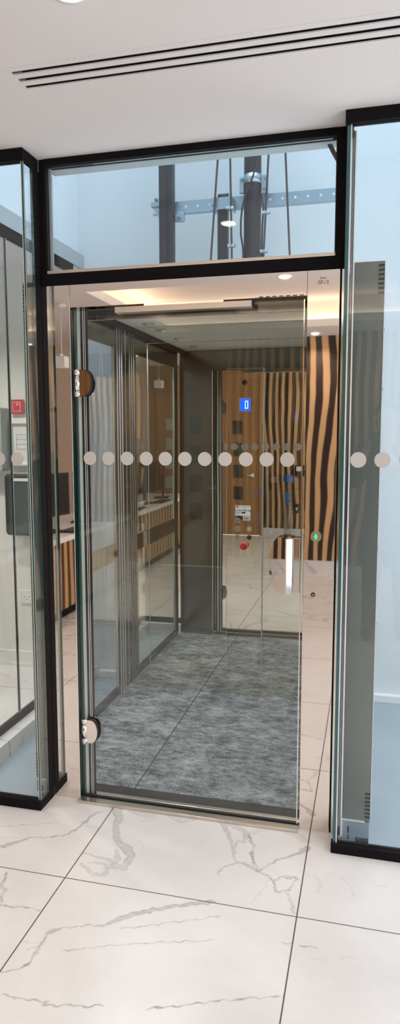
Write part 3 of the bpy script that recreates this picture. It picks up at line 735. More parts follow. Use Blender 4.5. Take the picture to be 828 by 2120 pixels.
# side glazing of the shaft, seen through the left screen
t = thing('shaft_side_glazing', 'side wall of shaft glass with black floor and head rails, left of the lift', 'glass screen', (-1.77, 0.6, 0))
MB().box(-1.790, -1.764, -0.086, 1.458, 0.0005, 0.036, bev=0.001).build('bottom_rail', BLACK, t)
MB().box(-1.790, -1.764, -0.086, 1.458, 2.462, 2.514, bev=0.001).build('top_rail', BLACK, t)
MB().box(-1.782, -1.772, -0.085, 0.672, 0.036, 2.462, faces={'y1': 1}).build('glass_pane', [GLASS, EDGEPALE], t)
MB().box(-1.782, -1.772, 0.678, 1.457, 0.036, 2.462, faces={'y0': 1}).build('glass_pane', [GLASS, EDGEPALE], t)
MB().box(-1.783, -1.771, 0.672, 0.678, 0.036, 2.462).build('joint_bead', GREYBOX, t)

# tall louvred covers beside the portal
def cover(x0, x1, lx0, lx1, lbl, ztop=2.103):
    t = thing('shaft_cover', lbl, 'cabinet', ((x0 + x1) / 2, 0.11, -0.08))
    MB().box(x0, x1, 0.080, 0.127, 0.022, ztop, bev=0.001).build('panel', COVER, t)
    ex = x1 if lx0 > (x0 + x1) / 2 else x0
    MB().box(ex - 0.0012, ex + 0.0012, 0.0785, 0.0795, 0.022, ztop).build('edge_highlight', SILL, t)  # pale strip stands in for a highlight along the panel edge
    for zb in (ztop - 0.112, 0.035):
        m = MB()
        for k in range(7):
            z = zb + k * 0.0155
            m.box(lx0, lx1, 0.0775, 0.0795, z, z + 0.0075)
        m.build('louvre_slots', BLACK, t)
    b = MB().box(x0 + 0.004, x1 - 0.004, 0.082, 0.125, -0.0795, 0.016, bev=0.001).build('foot_bracket', GALV, t)
    MB().box(x0 + 0.052, x1 - 0.006, 0.078, 0.082, -0.074, -0.052).box(x0 + 0.022, x0 + 0.028, 0.079, 0.082, -0.06, -0.045).box(x0 + 0.022, x0 + 0.028, 0.079, 0.082, -0.035, -0.01).build('bracket_slot', BLACK, b)
    MB().box(x0, x1 - 0.02, 0.076, 0.0815, 0.0165, 0.0215).build('bracket_lip', SILL, b)
    for z in (0.32, 0.80, 1.08, 1.66, 1.87):
        MB().cyl((ex + 0.0012, 0.10, z), (ex + (0.007 if ex == x1 else -0.007), 0.10, z), 0.004, 10).build('screw', BRUSH, t)
cover(-0.0785, 0.028, 0.006, 0.026, 'tall grey-green louvred metal cover behind the right glass screen')
cover(-1.372, -1.262, -1.371, -1.352, 'tall grey-green louvred metal cover behind the left glass screen')

# ================================================================== LIFT CAR
car = thing('lift_car', 'lift car with grey-blue carpet, mirror steel rear wall and glazed side wall', 'lift car', (-0.75, 0.7, -0.02))
MB().box(-1.38, -0.118, 0.135, 1.289, -0.02, 0.003).build('carpet', CARPET, car)
MB().box(-1.133, -0.237, 0.066, 0.134, -0.02, 0.002).build('dark_sill', CARCEIL2, car)
MB().box(-1.133, -0.237, 0.046, 0.066, -0.02, 0.006, bev=0.001).build('sill_strip', BRUSH, car)
MB().box(-1.40, -0.10, 0.135, 1.31, -0.07, -0.021).build('car_frame', DARKSTEEL, car)
# ceiling
MB().box(-1.40, -0.10, 0.135, 1.31, 2.102, 2.15).build('ceiling_panel', CARCEIL, car)
MB().box(-1.379, -1.33, 0.14, 1.288, 2.085, 2.1015).build('ceiling_border', CARCEIL2, car)
for x, y in ((-1.20, 1.17), (-1.20, 0.80), (-1.20, 0.43), (-0.30, 1.17), (-0.30, 0.80), (-0.30, 0.43)):
    s = MB().lathe((x, y, 2.1015), [(0.030, 0), (0.034, -0.006), (0.026, -0.008), (0.022, -0.002)]).build('ceiling_spot', CHROME, car)
    MB().lathe((x, y, 2.1015), [(0.021, -0.001), (0.012, -0.004)]).build('spot_lens', SILL, s)
    l = bpy.data.lights.new('car_fill_beam', 'SPOT'); l.energy = 14; l.spot_size = math.radians(120); l.spot_blend = 0.8  # beam added to brighten the carpet; the spots themselves look unlit
    l.shadow_soft_size = 0.03; l.color = (0.93, 0.96, 1.0)
    lo = bpy.data.objects.new('car_fill_beam', l); COL.objects.link(lo); put(lo, car); lo.location = lo.location + Vector((x, y, 2.085))
# left wall
def upright(y0, y1, x0=-1.398, x1=-1.381):
    m = MB().box(x0, x1, y0, y1, 0.003, 2.101, bev=0.0015)
    m.build('wall_post', CARSTEEL, car)
upright(0.20, 0.275); upright(1.115, 1.150); upright(1.153, 1.225); upright(1.228, 1.288)
for yb in (1.150, 1.188, 1.225): MB().box(-1.3808, -1.378, yb, yb + 0.003, 0.003, 2.10).build('bright_bead', SILL, car)
MB().box(-1.3955, -1.3820, 0.276, 1.1145, 0.003, 0.052, bev=0.001).build('skirting', CARSTEEL, car)
MB().box(-1.3955, -1.3820, 0.276, 1.1145, 1.975, 2.101, bev=0.001).build('wall_head', CARSTEEL, car)
MB().box(-1.393, -1.386, 0.276, 1.1145, 0.052, 1.975, faces={'y0': 1, 'y1': 1, 'z0': 1, 'z1': 1}).build('side_glass', [DOORGLASS, EDGEPALE], car)
MB().box(-1.3855, -1.3790, 0.276, 1.1145, 0.795, 0.892, bev=0.001).build('mid_rail', MIDRAIL, car, 'mirror steel band across the side glass')
MB().box(-1.3850, -1.3815, 1.106, 1.1145, 0.052, 1.975).build('glass_bead', BRUSH, car)
# right wall (steel with glass), front returns
MB().box(-0.117, -0.100, 0.135, 1.288, 0.003, 2.101).build('side_wall', SIDEWALL, car)
MB().box(-1.379, -1.1350, 0.135, 0.150, 0.003, 2.101).build('front_return', CARSTEEL, car)
MB().box(-0.234, -0.118, 0.135, 0.150, 0.003, 2.101).build('front_return', CARSTEEL, car)
MB().box(-1.1345, -0.2345, 0.135, 0.150, 1.955, 2.101).build('front_head', CARSTEEL, car)
# rear wall
JOINT_GLINT = pm('joint_and_glint', (0.50, 0.49, 0.44), 0.4, 0.3, 0.6)  # pale joint colour, also the painted bevel highlight of the control panel
MB().box(-1.380, -0.118, 1.2905, 1.305, 0.003, 2.101).build('rear_mirror', REAR, car)
m = MB()
m.box(-1.2500, -1.2470, 1.2885, 1.2905, 0.003, 2.012)
m.box(-1.2475, -0.118, 1.2888, 1.2905, 0.1335, 0.1370)
m.box(-1.2475, -0.118, 1.2888, 1.2905, 2.010, 2.012)
m.build('panel_joint', JOINT_GLINT, car)
# control panel
m = MB().box(-0.787, -0.585, 1.2850, 1.2900, 0.138, 1.857, bev=0.0008)
cop = m.build('control_panel', REAR, car, 'tall mirror steel control panel with display and buttons')
m = MB().box(-0.5852, -0.5800, 1.2835, 1.2885, 0.137, 1.858).box(-0.7875, -0.7855, 1.2840, 1.2885, 0.137, 1.858).box(-0.787, -0.583, 1.2840, 1.2885, 1.8565, 1.8590)
m.build('panel_edge_glint', JOINT_GLINT, cop)  # pale strips paint in the highlight caught by the plate's bevel
Yf = 1.2849
MB().box(-0.716, -0.652, Yf - 0.002, Yf, 1.624, 1.698, bev=0.0006).build('display_frame', BRUSH, cop)
MB().box(-0.713, -0.655, Yf - 0.0028, Yf - 0.002, 1.628, 1.694).build('display', BLUE, cop)
m = MB(); dx, dz = -0.676, 1.661; w, hh, s = 0.0085, 0.021, 0.0032
for a in ((-w, -hh, -w + s, hh), (w - s, -hh, w, hh), (-w + s, hh - s, w - s, hh), (-w + s, -hh, w - s, -hh + s)):
    m.box(dx + a[0], dx + a[2], Yf - 0.0034, Yf - 0.0028, dz + a[1], dz + a[3])
m.build('display_digit', GLYPH, cop)
MB().cyl((-0.687, Yf, 1.782), (-0.687, Yf - 0.002, 1.782), 0.0145, 28).build('camera_eye', BLACKGLOSS, cop)
m = MB()
for i in range(6):
    for j in range(6):
        m.cyl((-0.712 + i * 0.0085, Yf + 0.0002, 1.408 + j * 0.0085), (-0.712 + i * 0.0085, Yf - 0.0006, 1.408 + j * 0.0085), 0.0016, 8)
m.build('speaker_holes', INK, cop)
MB().box(-0.737, -0.650, Yf - 0.0012, Yf, 1.046, 1.103).build('rating_plate', PAPER, cop, 'white rating plate')
text('plate_load', 'LOAD', (-0.718, Yf - 0.0016, 1.076), 0.0150, INK, cop)
text('plate_weight', '400 Kg', (-0.672, Yf - 0.0016, 1.076), 0.0165, INK, cop)
MB().box(-0.734, -0.718, Yf - 0.0016, Yf - 0.0012, 1.092, 1.100).build('plate_mark', REDINK, cop)
MB().box(-0.733, -0.706, Yf - 0.0016, Yf - 0.0012, 1.0625, 1.0650).box(-0.701, -0.680, Yf - 0.0016, Yf - 0.0012, 1.059, 1.067).box(-0.733, -0.712, Yf - 0.0016, Yf - 0.0012, 1.053, 1.0545).box(-0.712, -0.655, Yf - 0.0016, Yf - 0.0012, 1.0955, 1.0968).build('plate_lines', INK, cop)
MB().box(-0.692, -0.652, Yf - 0.0012, Yf, 1.020, 1.043).build('barcode_label', PAPER, cop)
m = MB()
for k, (a, b_) in enumerate(((0, .002), (.003, .004), (.006, .009), (.010, .011), (.013, .0145), (.016, .0195), (.021, .022), (.0235, .026), (.0275, .0285))):
    m.box(-0.687 + a, -0.687 + b_, Yf - 0.0016, Yf - 0.0012, 1.024, 1.039)
m.build('barcode', INK, cop)
MB().box(-0.726, -0.694, Yf - 0.0008, Yf, 1.024, 1.045).build('dark_label', BLACKGLOSS, cop)
def btn(x, z, cap, sym=None, sm=INK, r=0.0165):
    b = MB().cyl((x, Yf, z), (x, Yf - 0.003, z), r, 32).build('button_ring', BRUSH, cop)
    MB().cyl((x, Yf - 0.003, z), (x, Yf - 0.0048, z), r * 0.78, 32).build('button_cap', cap, b)
    if sym: text('button_symbol', sym, (x, Yf - 0.0052, z), 0.018, sm, b)
    return b
btn(-0.724, 0.972, BRUSH, '1'); btn(-0.724, 0.923, BRUSH, '0')
kbn = btn(-0.724, 1.019, BRUSH)
MB().prism([(-0.731, 1.013), (-0.729, 1.011), (-0.717, 1.023), (-0.719, 1.025)], 'y', Yf - 0.0056, Yf - 0.0049).build('key_slot', INK, kbn)
bl = btn(-0.657, 0.972, BRUSH)
MB().prism([(-0.664, 0.966), (-0.650, 0.966), (-0.652, 0.971), (-0.653, 0.978), (-0.657, 0.981), (-0.661, 0.978), (-0.662, 0.971)], 'y', Yf - 0.0056, Yf - 0.0049).build('bell_symbol', YELLOW, bl)
btn(-0.657, 0.923, BLACKGLOSS)
e = MB().cyl((-0.684, Yf, 0.878), (-0.684, Yf - 0.004, 0.878), 0.019, 32).build('stop_button_base', YELLOW, cop)
MB().lathe((0, 0, 0), [(0.013, 0.0), (0.013, 0.016), (0.0205, 0.020), (0.0205, 0.030), (0.015, 0.034)]).build('x', RED, None)
xo = bpy.data.objects['x']; xo.data.transform(Matrix.Translation((-0.684, Yf - 0.003, 0.878)) @ Matrix.Rotation(PI / 2, 4, 'X')); xo.name = 'stop_button'; xo.data.name = 'stop_button'
put(xo, e)

# ================================================================== MAST AND ROPES BEHIND THE CAR
t = thing('guide_mast', 'left dark steel guide mast behind the glass above the door', 'mast', (-1.15, 1.37, -0.08))
m = MB().box(-1.190, -1.112, 1.345, 1.352, -0.08, 7.0).box(-1.190, -1.183, 1.352, 1.40, -0.08, 7.0).box(-1.119, -1.112, 1.352, 1.40, -0.08, 7.0)
m.box(-1.157, -1.145, 1.330, 1.345, -0.08, 7.0)
m.build('mast_profile', DARKSTEEL, t)
t = thing('guide_mast', 'short dark steel mast with a capped top left of the round ram', 'mast', (-0.826, 1.36, -0.08))
MB().box(-0.853, -0.799, 1.335, 1.385, -0.08, 2.79, bev=0.002).build('mast_profile', DARKSTEEL, t)
MB().cyl((-0.853, 1.36, 2.79), (-0.797, 1.36, 2.79), 0.018, 20).build('roller', DARKSTEEL, t)
t = thing('hydraulic_ram', 'thick round dark ram column held by a galvanised clamp', 'lift ram', (-0.664, 1.36, -0.08))
MB().cyl((-0.664, 1.36, -0.08), (-0.664, 1.36, 7.0), 0.0465, 40).build('cylinder', DARKSTEEL, t)
c = MB().cyl((-0.664, 1.36, 2.842), (-0.664, 1.36, 2.888), 0.0485, 40).build('clamp_band', GALV, t)
for x0, x1, z0 in ((-0.735, -0.712, 2.80), (-0.616, -0.580, 2.79)): MB().box(x0, x1, 1.352, 1.372, z0, 2.885, bev=0.002).build('clamp_lug', GALV, c)
for x, z in ((-0.723, 2.868), (-0.594, 2.868), (-0.600, 2.815)):
    MB().cyl((x, 1.352, z), (x, 1.338, z), 0.009, 6).cyl((x, 1.338, z), (x, 1.328, z), 0.005, 10).build('bolt', GALV, c)
cb = MB().tube([(-0.615, 1.30, 3.25), (-0.612, 1.30, 3.03), (-0.620, 1.298, 2.98), (-0.635, 1.296, 2.91), (-0.660, 1.295, 2.84), (-0.690, 1.295, 2.77), (-0.708, 1.296, 2.71), (-0.716, 1.298, 2.64), (-0.716, 1.30, 2.57), (-0.706, 1.31, 2.50), (-0.700, 1.31, 2.35)], 0.0052)
tag(cb.build('trailing_cable', CABLE), 'thin black cable looping in front of the round ram', 'cable')
br = thing('wall_bracket', 'galvanised cross channel fixed behind the mast and ram', 'bracket', (-0.7, 1.42, 2.77))
m = MB().box(-1.215, -0.15, 1.405, 1.409, 2.737, 2.803).box(-1.215, -0.15, 1.409, 1.435, 2.799, 2.803).box(-1.215, -0.15, 1.409, 1.435, 2.737, 2.741)
m.build('channel', GALV, br)
for k in range(14): MB().cyl((-1.05 + k * 0.068, 1.4055, 2.772), (-1.05 + k * 0.068, 1.4035, 2.772), 0.0065, 12).build('channel_hole', SILL, br)
MB().box(-1.245, -1.191, 1.37, 1.404, 2.775, 2.800).box(-1.240, -1.060, 1.39, 1.404, 2.735, 2.745).box(-1.110, -1.055, 1.385, 1.404, 2.688, 2.734, bev=0.002).prism([(-1.242, 2.775), (-1.191, 2.775), (-1.191, 2.700)], 'y', 1.380, 1.404).build('clip_plate', GALV, br)
for x, z in ((-1.215, 2.812), (-1.088, 2.710)):
    MB().cyl((x, 1.384, z), (x, 1.365, z), 0.010, 6).cyl((x, 1.365, z), (x, 1.350, z), 0.005, 10).build('bolt', GALV, br)
MB().box(-0.880, -0.765, 1.310, 1.316, 2.715, 2.775).box(-0.885, -0.760, 1.295, 1.316, 2.708, 2.716).box(-0.880, -0.870, 1.316, 1.404, 2.715, 2.775).box(-0.775, -0.765, 1.316, 1.404, 2.715, 2.775).build('shackle_plate', GALV, br)
for x in (-0.870, -0.772):
    MB().cyl((x, 1.309, 2.745), (x, 1.297, 2.745), 0.011, 6).build('bolt', GALV, br)
def rope(pts, lbl, clamps=(), r=0.0055):
    t = thing('lift_rope', lbl, 'rope', tuple(pts[0]), 'steel lift ropes')
    MB().tube(pts, r, 10).build('rope_strand', ROPE, t)
    for p in clamps:
        x, y, z = p
        c = MB().box(x - 0.020, x + 0.020, y - 0.012, y + 0.010, z - 0.008, z + 0.008, bev=0.002).build('rope_clamp', GALV, t)
        MB().cyl((x - 0.013, y - 0.012, z), (x - 0.013, y - 0.020, z), 0.006, 6).cyl((x + 0.013, y - 0.012, z), (x + 0.013, y - 0.020, z), 0.006, 6).build('nut', CHROME, c)
def lerp_rope(a, b, z0, z1, y):
    f = lambda z: a[0] + (b[0] - a[0]) * (z - a[1]) / (b[1] - a[1])
    return [(f(z0), y, z0), (f((z0 + z1) / 2), y, (z0 + z1) / 2), (f(z1), y, z1)]
rope(lerp_rope((-0.838, 3.013), (-0.879, 2.456), 2.16, 4.6, 1.290), 'leftmost lift rope, leaning, left of the short mast')
rope(lerp_rope((-0.772, 3.019), (-0.760, 2.449), 2.16, 4.6, 1.275), 'second lift rope with two clamps, between short mast and ram', [(-0.767, 1.270, 2.700), (-0.761, 1.270, 2.505)])
rope(lerp_rope((-0.566, 3.011), (-0.590, 2.463), 2.16, 4.6, 1.290), 'third lift rope, double below its clamps, right of the ram', [(-0.575, 1.280, 2.665), (-0.587, 1.280, 2.468)])
rope([(-0.597, 1.300, 2.765), (-0.594, 1.300, 2.70), (-0.600, 1.300, 2.60), (-0.602, 1.300, 2.47), (-0.602, 1.300, 2.3)], 'short doubled rope end clamped beside the third rope')
rope(lerp_rope((-0.482, 3.012), (-0.452, 2.468), 2.16, 4.6, 1.290), 'rightmost lift rope, leaning, without clamps')
tag(MB().tube([(-0.194, 0.10, 2.56), (-0.160, 0.10, 2.49), (-0.120, 0.06, 2.41)], 0.008).build('diagonal_stay', BLACK), 'thin black diagonal stay in the top right corner above the door', 'bracket')

# ================================================================== LEFT SIDE AREA WALL ITEMS
YW = 1.4598
def rrect(x0, x1, z0, z1, r, n=5):
    p = []
    for cx, cz, a0 in ((x1 - r, z1 - r, 0), (x0 + r, z1 - r, 90), (x0 + r, z0 + r, 180), (x1 - r, z0 + r, 270)):
        for i in range(n + 1):
            a = math.radians(a0 + 90 * i / n); p.append((cx + r * math.cos(a), cz + r * math.sin(a)))
    return p
t = thing('call_point', 'red square call point with a lit red lamp on the wall left of the shaft', 'call point', (-2.15, YW, 1.67))
MB().prism(rrect(-2.199, -2.112, 1.628, 1.718, 0.008), 'y', YW - 0.022, YW).build('housing', RED, t)
MB().box(-2.183, -2.130, YW - 0.0235, YW - 0.0222, 1.644, 1.703).box(-2.180, -2.133, YW - 0.0242, YW - 0.0236, 1.647, 1.700, mi=1).build('glass_window', [PAPER, RED], t)
MB().cyl((-2.150, YW - 0.0242, 1.688), (-2.150, YW - 0.028, 1.688), 0.007, 16).build('lamp', REDLED, t)
t = thing('wall_box', 'plain grey-green box with rounded edges on the wall at the photo left edge', 'box', (-2.33, YW, 1.47))
MB().prism(rrect(-2.46, -2.225, 1.275, 1.668, 0.014), 'y', YW - 0.10, YW).build('housing', GREYBOX, t)
MB().box(-2.44, -2.245, YW - 0.102, YW - 0.1002, 1.30, 1.64, bev=0.0008).build('cover', GREYBOX, t)
t = thing('notice_frame', 'white framed notice on the wall between red call point and black dispenser', 'frame', (-2.13, YW, 1.45))
MB().box(-2.208, -2.008, YW - 0.012, YW, 1.305, 1.585).build('frame', WHITE, t)
m = MB().box(-2.208, -2.008, YW - 0.03, YW - 0.0122, 1.568, 1.585, bev=0.003).box(-2.208, -2.008, YW - 0.03, YW - 0.0122, 1.305, 1.322, bev=0.003).box(-2.208, -2.194, YW - 0.03, YW - 0.0122, 1.322, 1.568, bev=0.003).box(-2.022, -2.008, YW - 0.03, YW - 0.0122, 1.322, 1.568, bev=0.003)
m.build('moulding', PAPER, t)
m = MB()
for k in range(4): m.box(-2.17 + 0, -2.06, YW - 0.0136, YW - 0.0124, 1.50 - k * 0.03, 1.5015 - k * 0.03)
m.box(-2.171, -2.1695, YW - 0.0136, YW - 0.0124, 1.41, 1.502).box(-2.09, -2.0885, YW - 0.0136, YW - 0.0124, 1.38, 1.502)
m.build('drawing_lines', pm('grey_ink', (0.3, 0.31, 0.31), 0.7), t)
t = thing('dispenser', 'black rounded dispenser with a white slot on the wall left of the shaft', 'dispenser', (-2.1, YW, 1.06))
MB().prism(rrect(-2.212, -1.93, 0.875, 1.257, 0.025), 'y', YW - 0.10, YW).build('body', BLACKGLOSS, t)
MB().box(-2.165, -1.97, YW - 0.1020, YW - 0.1002, 1.214, 1.232).build('slot', PAPER, t)
MB().box(-2.180, -1.96, YW - 0.1015, YW - 0.1002, 0.89, 1.205).build('door', pm('smoked_plastic', (0.05, 0.06, 0.058), 0.15), t)
t = thing('wall_socket', 'white wall socket low on the wall left of the shaft', 'socket', (-2.13, YW, 0.46))
MB().box(-2.175, -2.089, YW - 0.010, YW, 0.418, 0.504, bev=0.002).build('plate', WHITE, t)
m = MB()
for x, z in ((-2.146, 0.462), (-2.118, 0.462), (-2.132, 0.445)): m.box(x - 0.003, x + 0.003, YW - 0.0105, YW - 0.0101, z - 0.0025, z + 0.0025)
m.build('pin_holes', INK, t)

# ================================================================== HALL BEHIND THE CAMERA (seen in the mirrors)
t = thing('reception_desk', 'reception desk with white counter and striped wood front left of the hall', 'desk', (-2.8, -3.0, 0))
MB().box(-3.10, -2.405, -4.2, -1.75, 0.63, 0.672, bev=0.003).build('counter', COUNTER, t)
MB().box(-2.46, -2.42, -4.15, -1.80, 0.075, 0.63).build('front_panel', DESKSTRIPE, t)
MB().box(-3.05, -2.46, -1.84, -1.80, 0.0, 0.63).build('end_panel', DESKSTRIPE, t)
MB().box(-3.05, -2.46, -4.15, -4.11, 0.0, 0.63).build('end_panel', DESKSTRIPE, t)
MB().box(-2.50, -2.44, -4.12, -1.83, 0.0, 0.075).build('plinth', BLACK, t)
def monitor(x, y, lbl, rz):
    t = thing('monitor', lbl, 'monitor', (x, y, 0.672), 'monitors on the reception desk')
    def P(*a, **k):
        return MB().box(*a, **k)
    a = P(x - 0.015, x + 0.012, y - 0.30, y + 0.30, 0.80, 1.17, bev=0.004).build('screen_housing', BLACKGLOSS, t)
    b = P(x - 0.018, x - 0.0152, y - 0.27, y + 0.27, 0.815, 1.125).build('screen', RUBBER, t)
    c = P(x + 0.012, x + 0.035, y - 0.03, y + 0.03, 0.70, 0.98, bev=0.002).build('stand', RUBBER, t)
    d = P(x - 0.09, x + 0.10, y - 0.12, y + 0.12, 0.672, 0.688, bev=0.003).build('foot', RUBBER, t)
    t.rotation_euler = (0, 0, rz)
monitor(-2.66, -2.80, 'black monitor near the lift end of the white reception counter', 0.25)
monitor(-2.66, -3.55, 'black monitor at the far end of the white reception counter', -0.2)
t = thing('keyboard', 'black keyboard lying on the white reception counter', 'keyboard', (-2.50, -3.0, 0.672))
MB().box(-2.552, -2.422, -3.20, -2.82, 0.6725, 0.688, bev=0.003).build('base', RUBBER, t)
m = MB()
for i in range(4):
    for j in range(12): m.box(-2.544 + i * 0.030, -2.520 + i * 0.030, -3.19 + j * 0.0305, -3.165 + j * 0.0305, 0.6882, 0.692)
m.build('keys', BLACKGLOSS, t)
t = thing('document_tray', 'white papers propped in a tray beside the keyboard on the counter', 'papers', (-2.5, -2.18, 0.672))
MB().box(-2.60, -2.46, -2.32, -2.05, 0.6725, 0.690, bev=0.002).build('tray', RUBBER, t)
MB().prism([(-2.59, 0.691), (-2.50, 0.691), (-2.47, 0.76), (-2.475, 0.762), (-2.59, 0.70)], 'y', -2.30, -2.07).build('papers', PAPER, t)
t = thing('pendant_lamp', 'small white pendant lamp hanging above the reception counter', 'pendant lamp', (-2.42, -2.67, 2.53))
MB().lathe((-2.42, -2.67, ZC), [(0.04, 0), (0.04, -0.02), (0.01, -0.03)]).build('ceiling_rose', WHITE, t)
MB().cyl((-2.42, -2.67, 2.13), (-2.42, -2.67, 2.51), 0.0025, 8).build('cord', PAPER, t)
MB().box(-2.465, -2.375, -2.715, -2.625, 2.03, 2.12, bev=0.006).cyl((-2.42, -2.67, 2.118), (-2.42, -2.67, 2.14), 0.012, 12).build('shade', WHITE, t)
t = thing('cup_tube', 'clear upright tube with blue cap on a black base by the striped wall', 'dispenser stand', (-1.16, -4.78, 0))
MB().lathe((-1.16, -4.78, 0), [(0.15, 0.0005), (0.15, 0.02), (0.12, 0.05), (0.05, 0.07)], 40).build('base', RUBBER, t)
MB().lathe((-1.16, -4.78, 0), [(0.045, 0.07), (0.052, 0.10), (0.052, 0.83)], 32).build('tube', TUBEGLASS, t)
MB().lathe((-1.16, -4.78, 0), [(0.062, 0.83), (0.066, 0.84), (0.066, 0.92), (0.055, 0.93)], 32).build('cap', BLUECAP, t)
MB().box(-1.195, -1.125, -4.7265, -4.7255, 0.55, 0.69).build('label_strip', BLUECAP, t)
t = thing('card_reader', 'small card reader with white screen on the striped wall', 'card reader', (-1.02, -4.99, 1.0))
MB().box(-1.09, -0.96, -4.999, -4.955, 0.90, 1.06, bev=0.008).build('housing', BLACKGLOSS, t)
MB().box(-1.07, -1.0, -4.955, -4.953, 0.975, 1.04).build('screen', PAPER, t)
t = thing('wall_switch', 'small black switch plate with white mark low on the striped wall', 'switch', (-1.06, -4.99, 0.43))
MB().box(-1.11, -1.01, -4.999, -4.988, 0.36, 0.50, bev=0.002).build('plate', BLACKGLOSS, t)
MB().prism([(-1.075, 0.43), (-1.06, 0.455), (-1.045, 0.43), (-1.06, 0.405)], 'y', -4.988, -4.986).build('mark', PAPER, t)

# ================================================================== PERSON TAKING THE PICTURE (seen as a dark shape in the glass)
def skin_mesh(name, verts, edges, radii, mat, parent=None, sub=2, root=0):
    me = bpy.data.meshes.new(name); me.from_pydata(verts, edges, []); me.update()
    o = bpy.data.objects.new(name, me); COL.objects.link(o)
    o.modifiers.new('skin', 'SKIN')
    if not me.skin_vertices: me.attributes.new
    sv = me.skin_vertices[0].data
    for i, r in enumerate(radii):
        r = r if isinstance(r, tuple) else (r, r)
        sv[i].radius = r; sv[i].use_root = (i == root)
    s = o.modifiers.new('sub', 'SUBSURF'); s.levels = sub; s.render_levels = sub
    dg = bpy.context.evaluated_depsgraph_get(); dg.update()
    m2 = bpy.data.meshes.new_from_object(o.evaluated_get(dg))
    m2.materials.clear(); m2.materials.append(mat)
    for p in m2.polygons: p.use_smooth = True
    o.modifiers.clear(); o.data = m2; m2.name = name
    if parent is not None: put(o, parent)
    return o

SKIN = pm('skin', (0.58, 0.38, 0.28), 0.5)
COAT = pm('dark_coat_cloth', (0.022, 0.022, 0.028), 0.85)
TROUS = pm('dark_trouser_cloth', (0.03, 0.032, 0.045), 0.85)
BOOT = pm('brown_boot_leather', (0.12, 0.05, 0.025), 0.4)
HAIR = pm('dark_brown_hair', (0.035, 0.02, 0.012), 0.6)
per = thing('person', 'person in a dark coat and brown boots holding up a phone, mirrored in the glass', 'person', (0.12, -2.92, 0))
px, py = 0.12, -2.92
V = []; E_ = []; Rr = []
def v(p, r, prev=None):
    V.append(p); Rr.append(r)
    if prev is not None: E_.append((prev, len(V) - 1))
    return len(V) - 1
pel = v((px, py, 0.93), (0.125, 0.10))
wa = v((px, py, 1.08), (0.115, 0.09), pel)
ch = v((px, py - 0.005, 1.27), (0.135, 0.105), wa)
nk0 = v((px, py, 1.40), (0.075, 0.07), ch)
nk = v((px - 0.01, py + 0.02, 1.47), 0.052, nk0)
hd0 = v((px - 0.025, py + 0.045, 1.545), (0.070, 0.078), nk)
hd1 = v((px - 0.03, py + 0.05, 1.62), (0.078, 0.092), hd0)
hd2 = v((px - 0.03, py + 0.045, 1.69), (0.060, 0.072), hd1)
hands = []
for s in (-1, 1):
    hp = v((px + s * 0.09, py, 0.88), 0.095, pel)
    kn = v((px + s * 0.105, py + 0.02, 0.49), 0.058, hp)
    cf = v((px + s * 0.11, py - 0.01, 0.32), 0.054, kn)
    an = v((px + s * 0.115, py - 0.02, 0.09), 0.036, cf)
    ft = v((px + s * 0.13, py + 0.10, 0.035), (0.038, 0.028), an)
    sh = v((px + s * 0.185, py, 1.37), 0.060, ch)
    el = v((px + s * 0.235, py + 0.09, 1.13), 0.044, sh)
    cx = 0.03 + s * 0.065
    wr = v((cx + s * 0.02, py + 0.31, 1.345), 0.028, el)
    pa = v((cx + s * 0.005, py + 0.355, 1.405), (0.033, 0.018), wr)
    hands.append((s, cx, pa))
    for k, ln in enumerate((0.028, 0.034, 0.032, 0.025)):
        z = 1.385 + 0.021 * k
        a = v((cx + s * 0.006, py + 0.378, z), 0.0085, pa)
        b = v((cx - s * 0.008, py + 0.378 + 0.012, z + 0.004), 0.0078, a)
        c = v((cx - s * (0.008 + ln * 0.5), py + 0.378 + 0.016, z + 0.006), 0.0068, b)
    a = v((cx - s * 0.004, py + 0.355, 1.43), 0.010, pa)
    b = v((cx - s * 0.028, py + 0.362, 1.455), 0.0085, a)
skin_mesh('body', V, E_, Rr, SKIN, per)
# face details
hx, hy, hz = px - 0.03, py + 0.05, 1.62
f = MB()
f.prism([(hx - 0.012, hz - 0.032), (hx + 0.012, hz - 0.032), (hx + 0.005, hz + 0.012), (hx - 0.005, hz + 0.012)], 'y', hy + 0.075, hy + 0.108)
f.build('nose', SKIN, per)
for s in (-1, 1):
    MB().lathe((hx + s * 0.030, hy + 0.083, hz + 0.008), [(0.003, -0.008), (0.010, -0.005), (0.012, 0.0), (0.010, 0.005), (0.003, 0.008)], 16).build('eye', PAPER, per)
    MB().lathe((hx + s * 0.080, hy - 0.005, hz - 0.005), [(0.004, -0.030), (0.011, -0.018), (0.014, 0.010), (0.006, 0.028)], 16).build('ear', SKIN, per)
MB().box(hx - 0.022, hx + 0.022, hy + 0.076, hy + 0.088, hz - 0.058, hz - 0.048, bev=0.003).build('mouth', pm('lip', (0.45, 0.18, 0.16), 0.5), per)
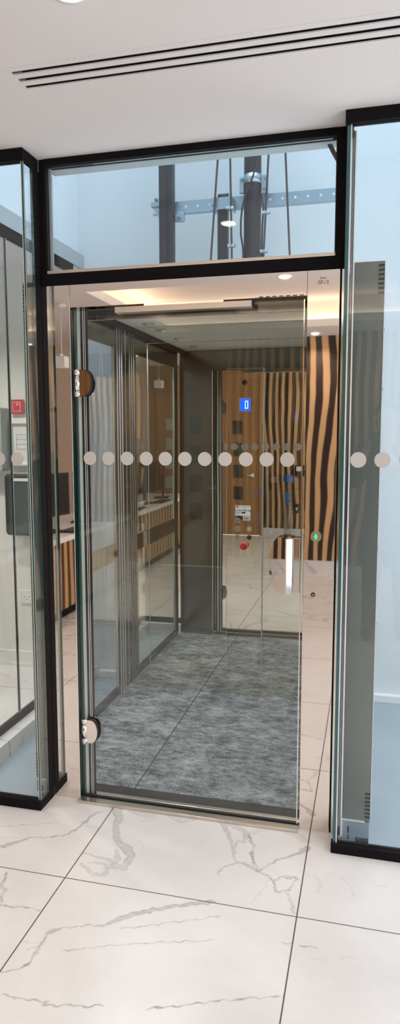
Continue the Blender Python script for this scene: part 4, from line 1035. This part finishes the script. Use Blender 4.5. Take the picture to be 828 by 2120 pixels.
skin_mesh('hair', [(hx, hy - 0.005, hz + 0.085), (hx, hy - 0.035, hz + 0.05), (hx, hy - 0.060, hz - 0.02), (hx, hy - 0.055, hz - 0.10)],
          [(0, 1), (1, 2), (2, 3)], [(0.070, 0.085), (0.092, 0.085), (0.086, 0.055), (0.070, 0.035)], HAIR, per)
# coat: torso and sleeves
V2 = [(px, py, 0.62), (px, py, 0.90), (px, py, 1.08), (px, py - 0.005, 1.27), (px, py, 1.41)]
E2 = [(0, 1), (1, 2), (2, 3), (3, 4)]; R2 = [(0.20, 0.15), (0.175, 0.145), (0.155, 0.125), (0.170, 0.135), (0.085, 0.08)]
for s in (-1, 1):
    b = len(V2)
    V2 += [(px + s * 0.19, py, 1.375), (px + s * 0.238, py + 0.085, 1.13), (0.03 + s * 0.092, py + 0.275, 1.315)]
    E2 += [(3, b), (b, b + 1), (b + 1, b + 2)]; R2 += [0.078, 0.062, 0.045]
skin_mesh('coat', V2, E2, R2, COAT, per)
V3 = [(px, py, 0.92)]; E3 = []; R3 = [(0.13, 0.11)]
for s in (-1, 1):
    b = len(V3)
    V3 += [(px + s * 0.09, py, 0.84), (px + s * 0.105, py + 0.02, 0.49), (px + s * 0.11, py - 0.01, 0.26)]
    E3 += [(0, b), (b, b + 1), (b + 1, b + 2)]; R3 += [0.105, 0.072, 0.062]
skin_mesh('trousers', V3, E3, R3, TROUS, per)
for s in (-1, 1):
    skin_mesh('boot', [(px + s * 0.11, py - 0.01, 0.33), (px + s * 0.115, py - 0.02, 0.16), (px + s * 0.115, py - 0.02, 0.062), (px + s * 0.125, py + 0.06, 0.048), (px + s * 0.14, py + 0.17, 0.035)],
              [(0, 1), (1, 2), (2, 3), (3, 4)], [0.070, 0.055, 0.055, (0.050, 0.046), (0.042, 0.033)], BOOT, per)
ph = thing('phone', 'dark phone held upright in both hands of the person in the dark coat', 'phone', (0.03, -2.53, 1.44))
MB().box(-0.008, 0.070, -2.538, -2.530, 1.355, 1.515, bev=0.003).build('case', BLACKGLOSS, ph)
MB().box(-0.005, 0.067, -2.5386, -2.5381, 1.362, 1.508).build('screen', PANE, ph)
MB().cyl((0.006, -2.530, 1.50), (0.006, -2.5285, 1.50), 0.006, 20).build('lens', RUBBER, ph)
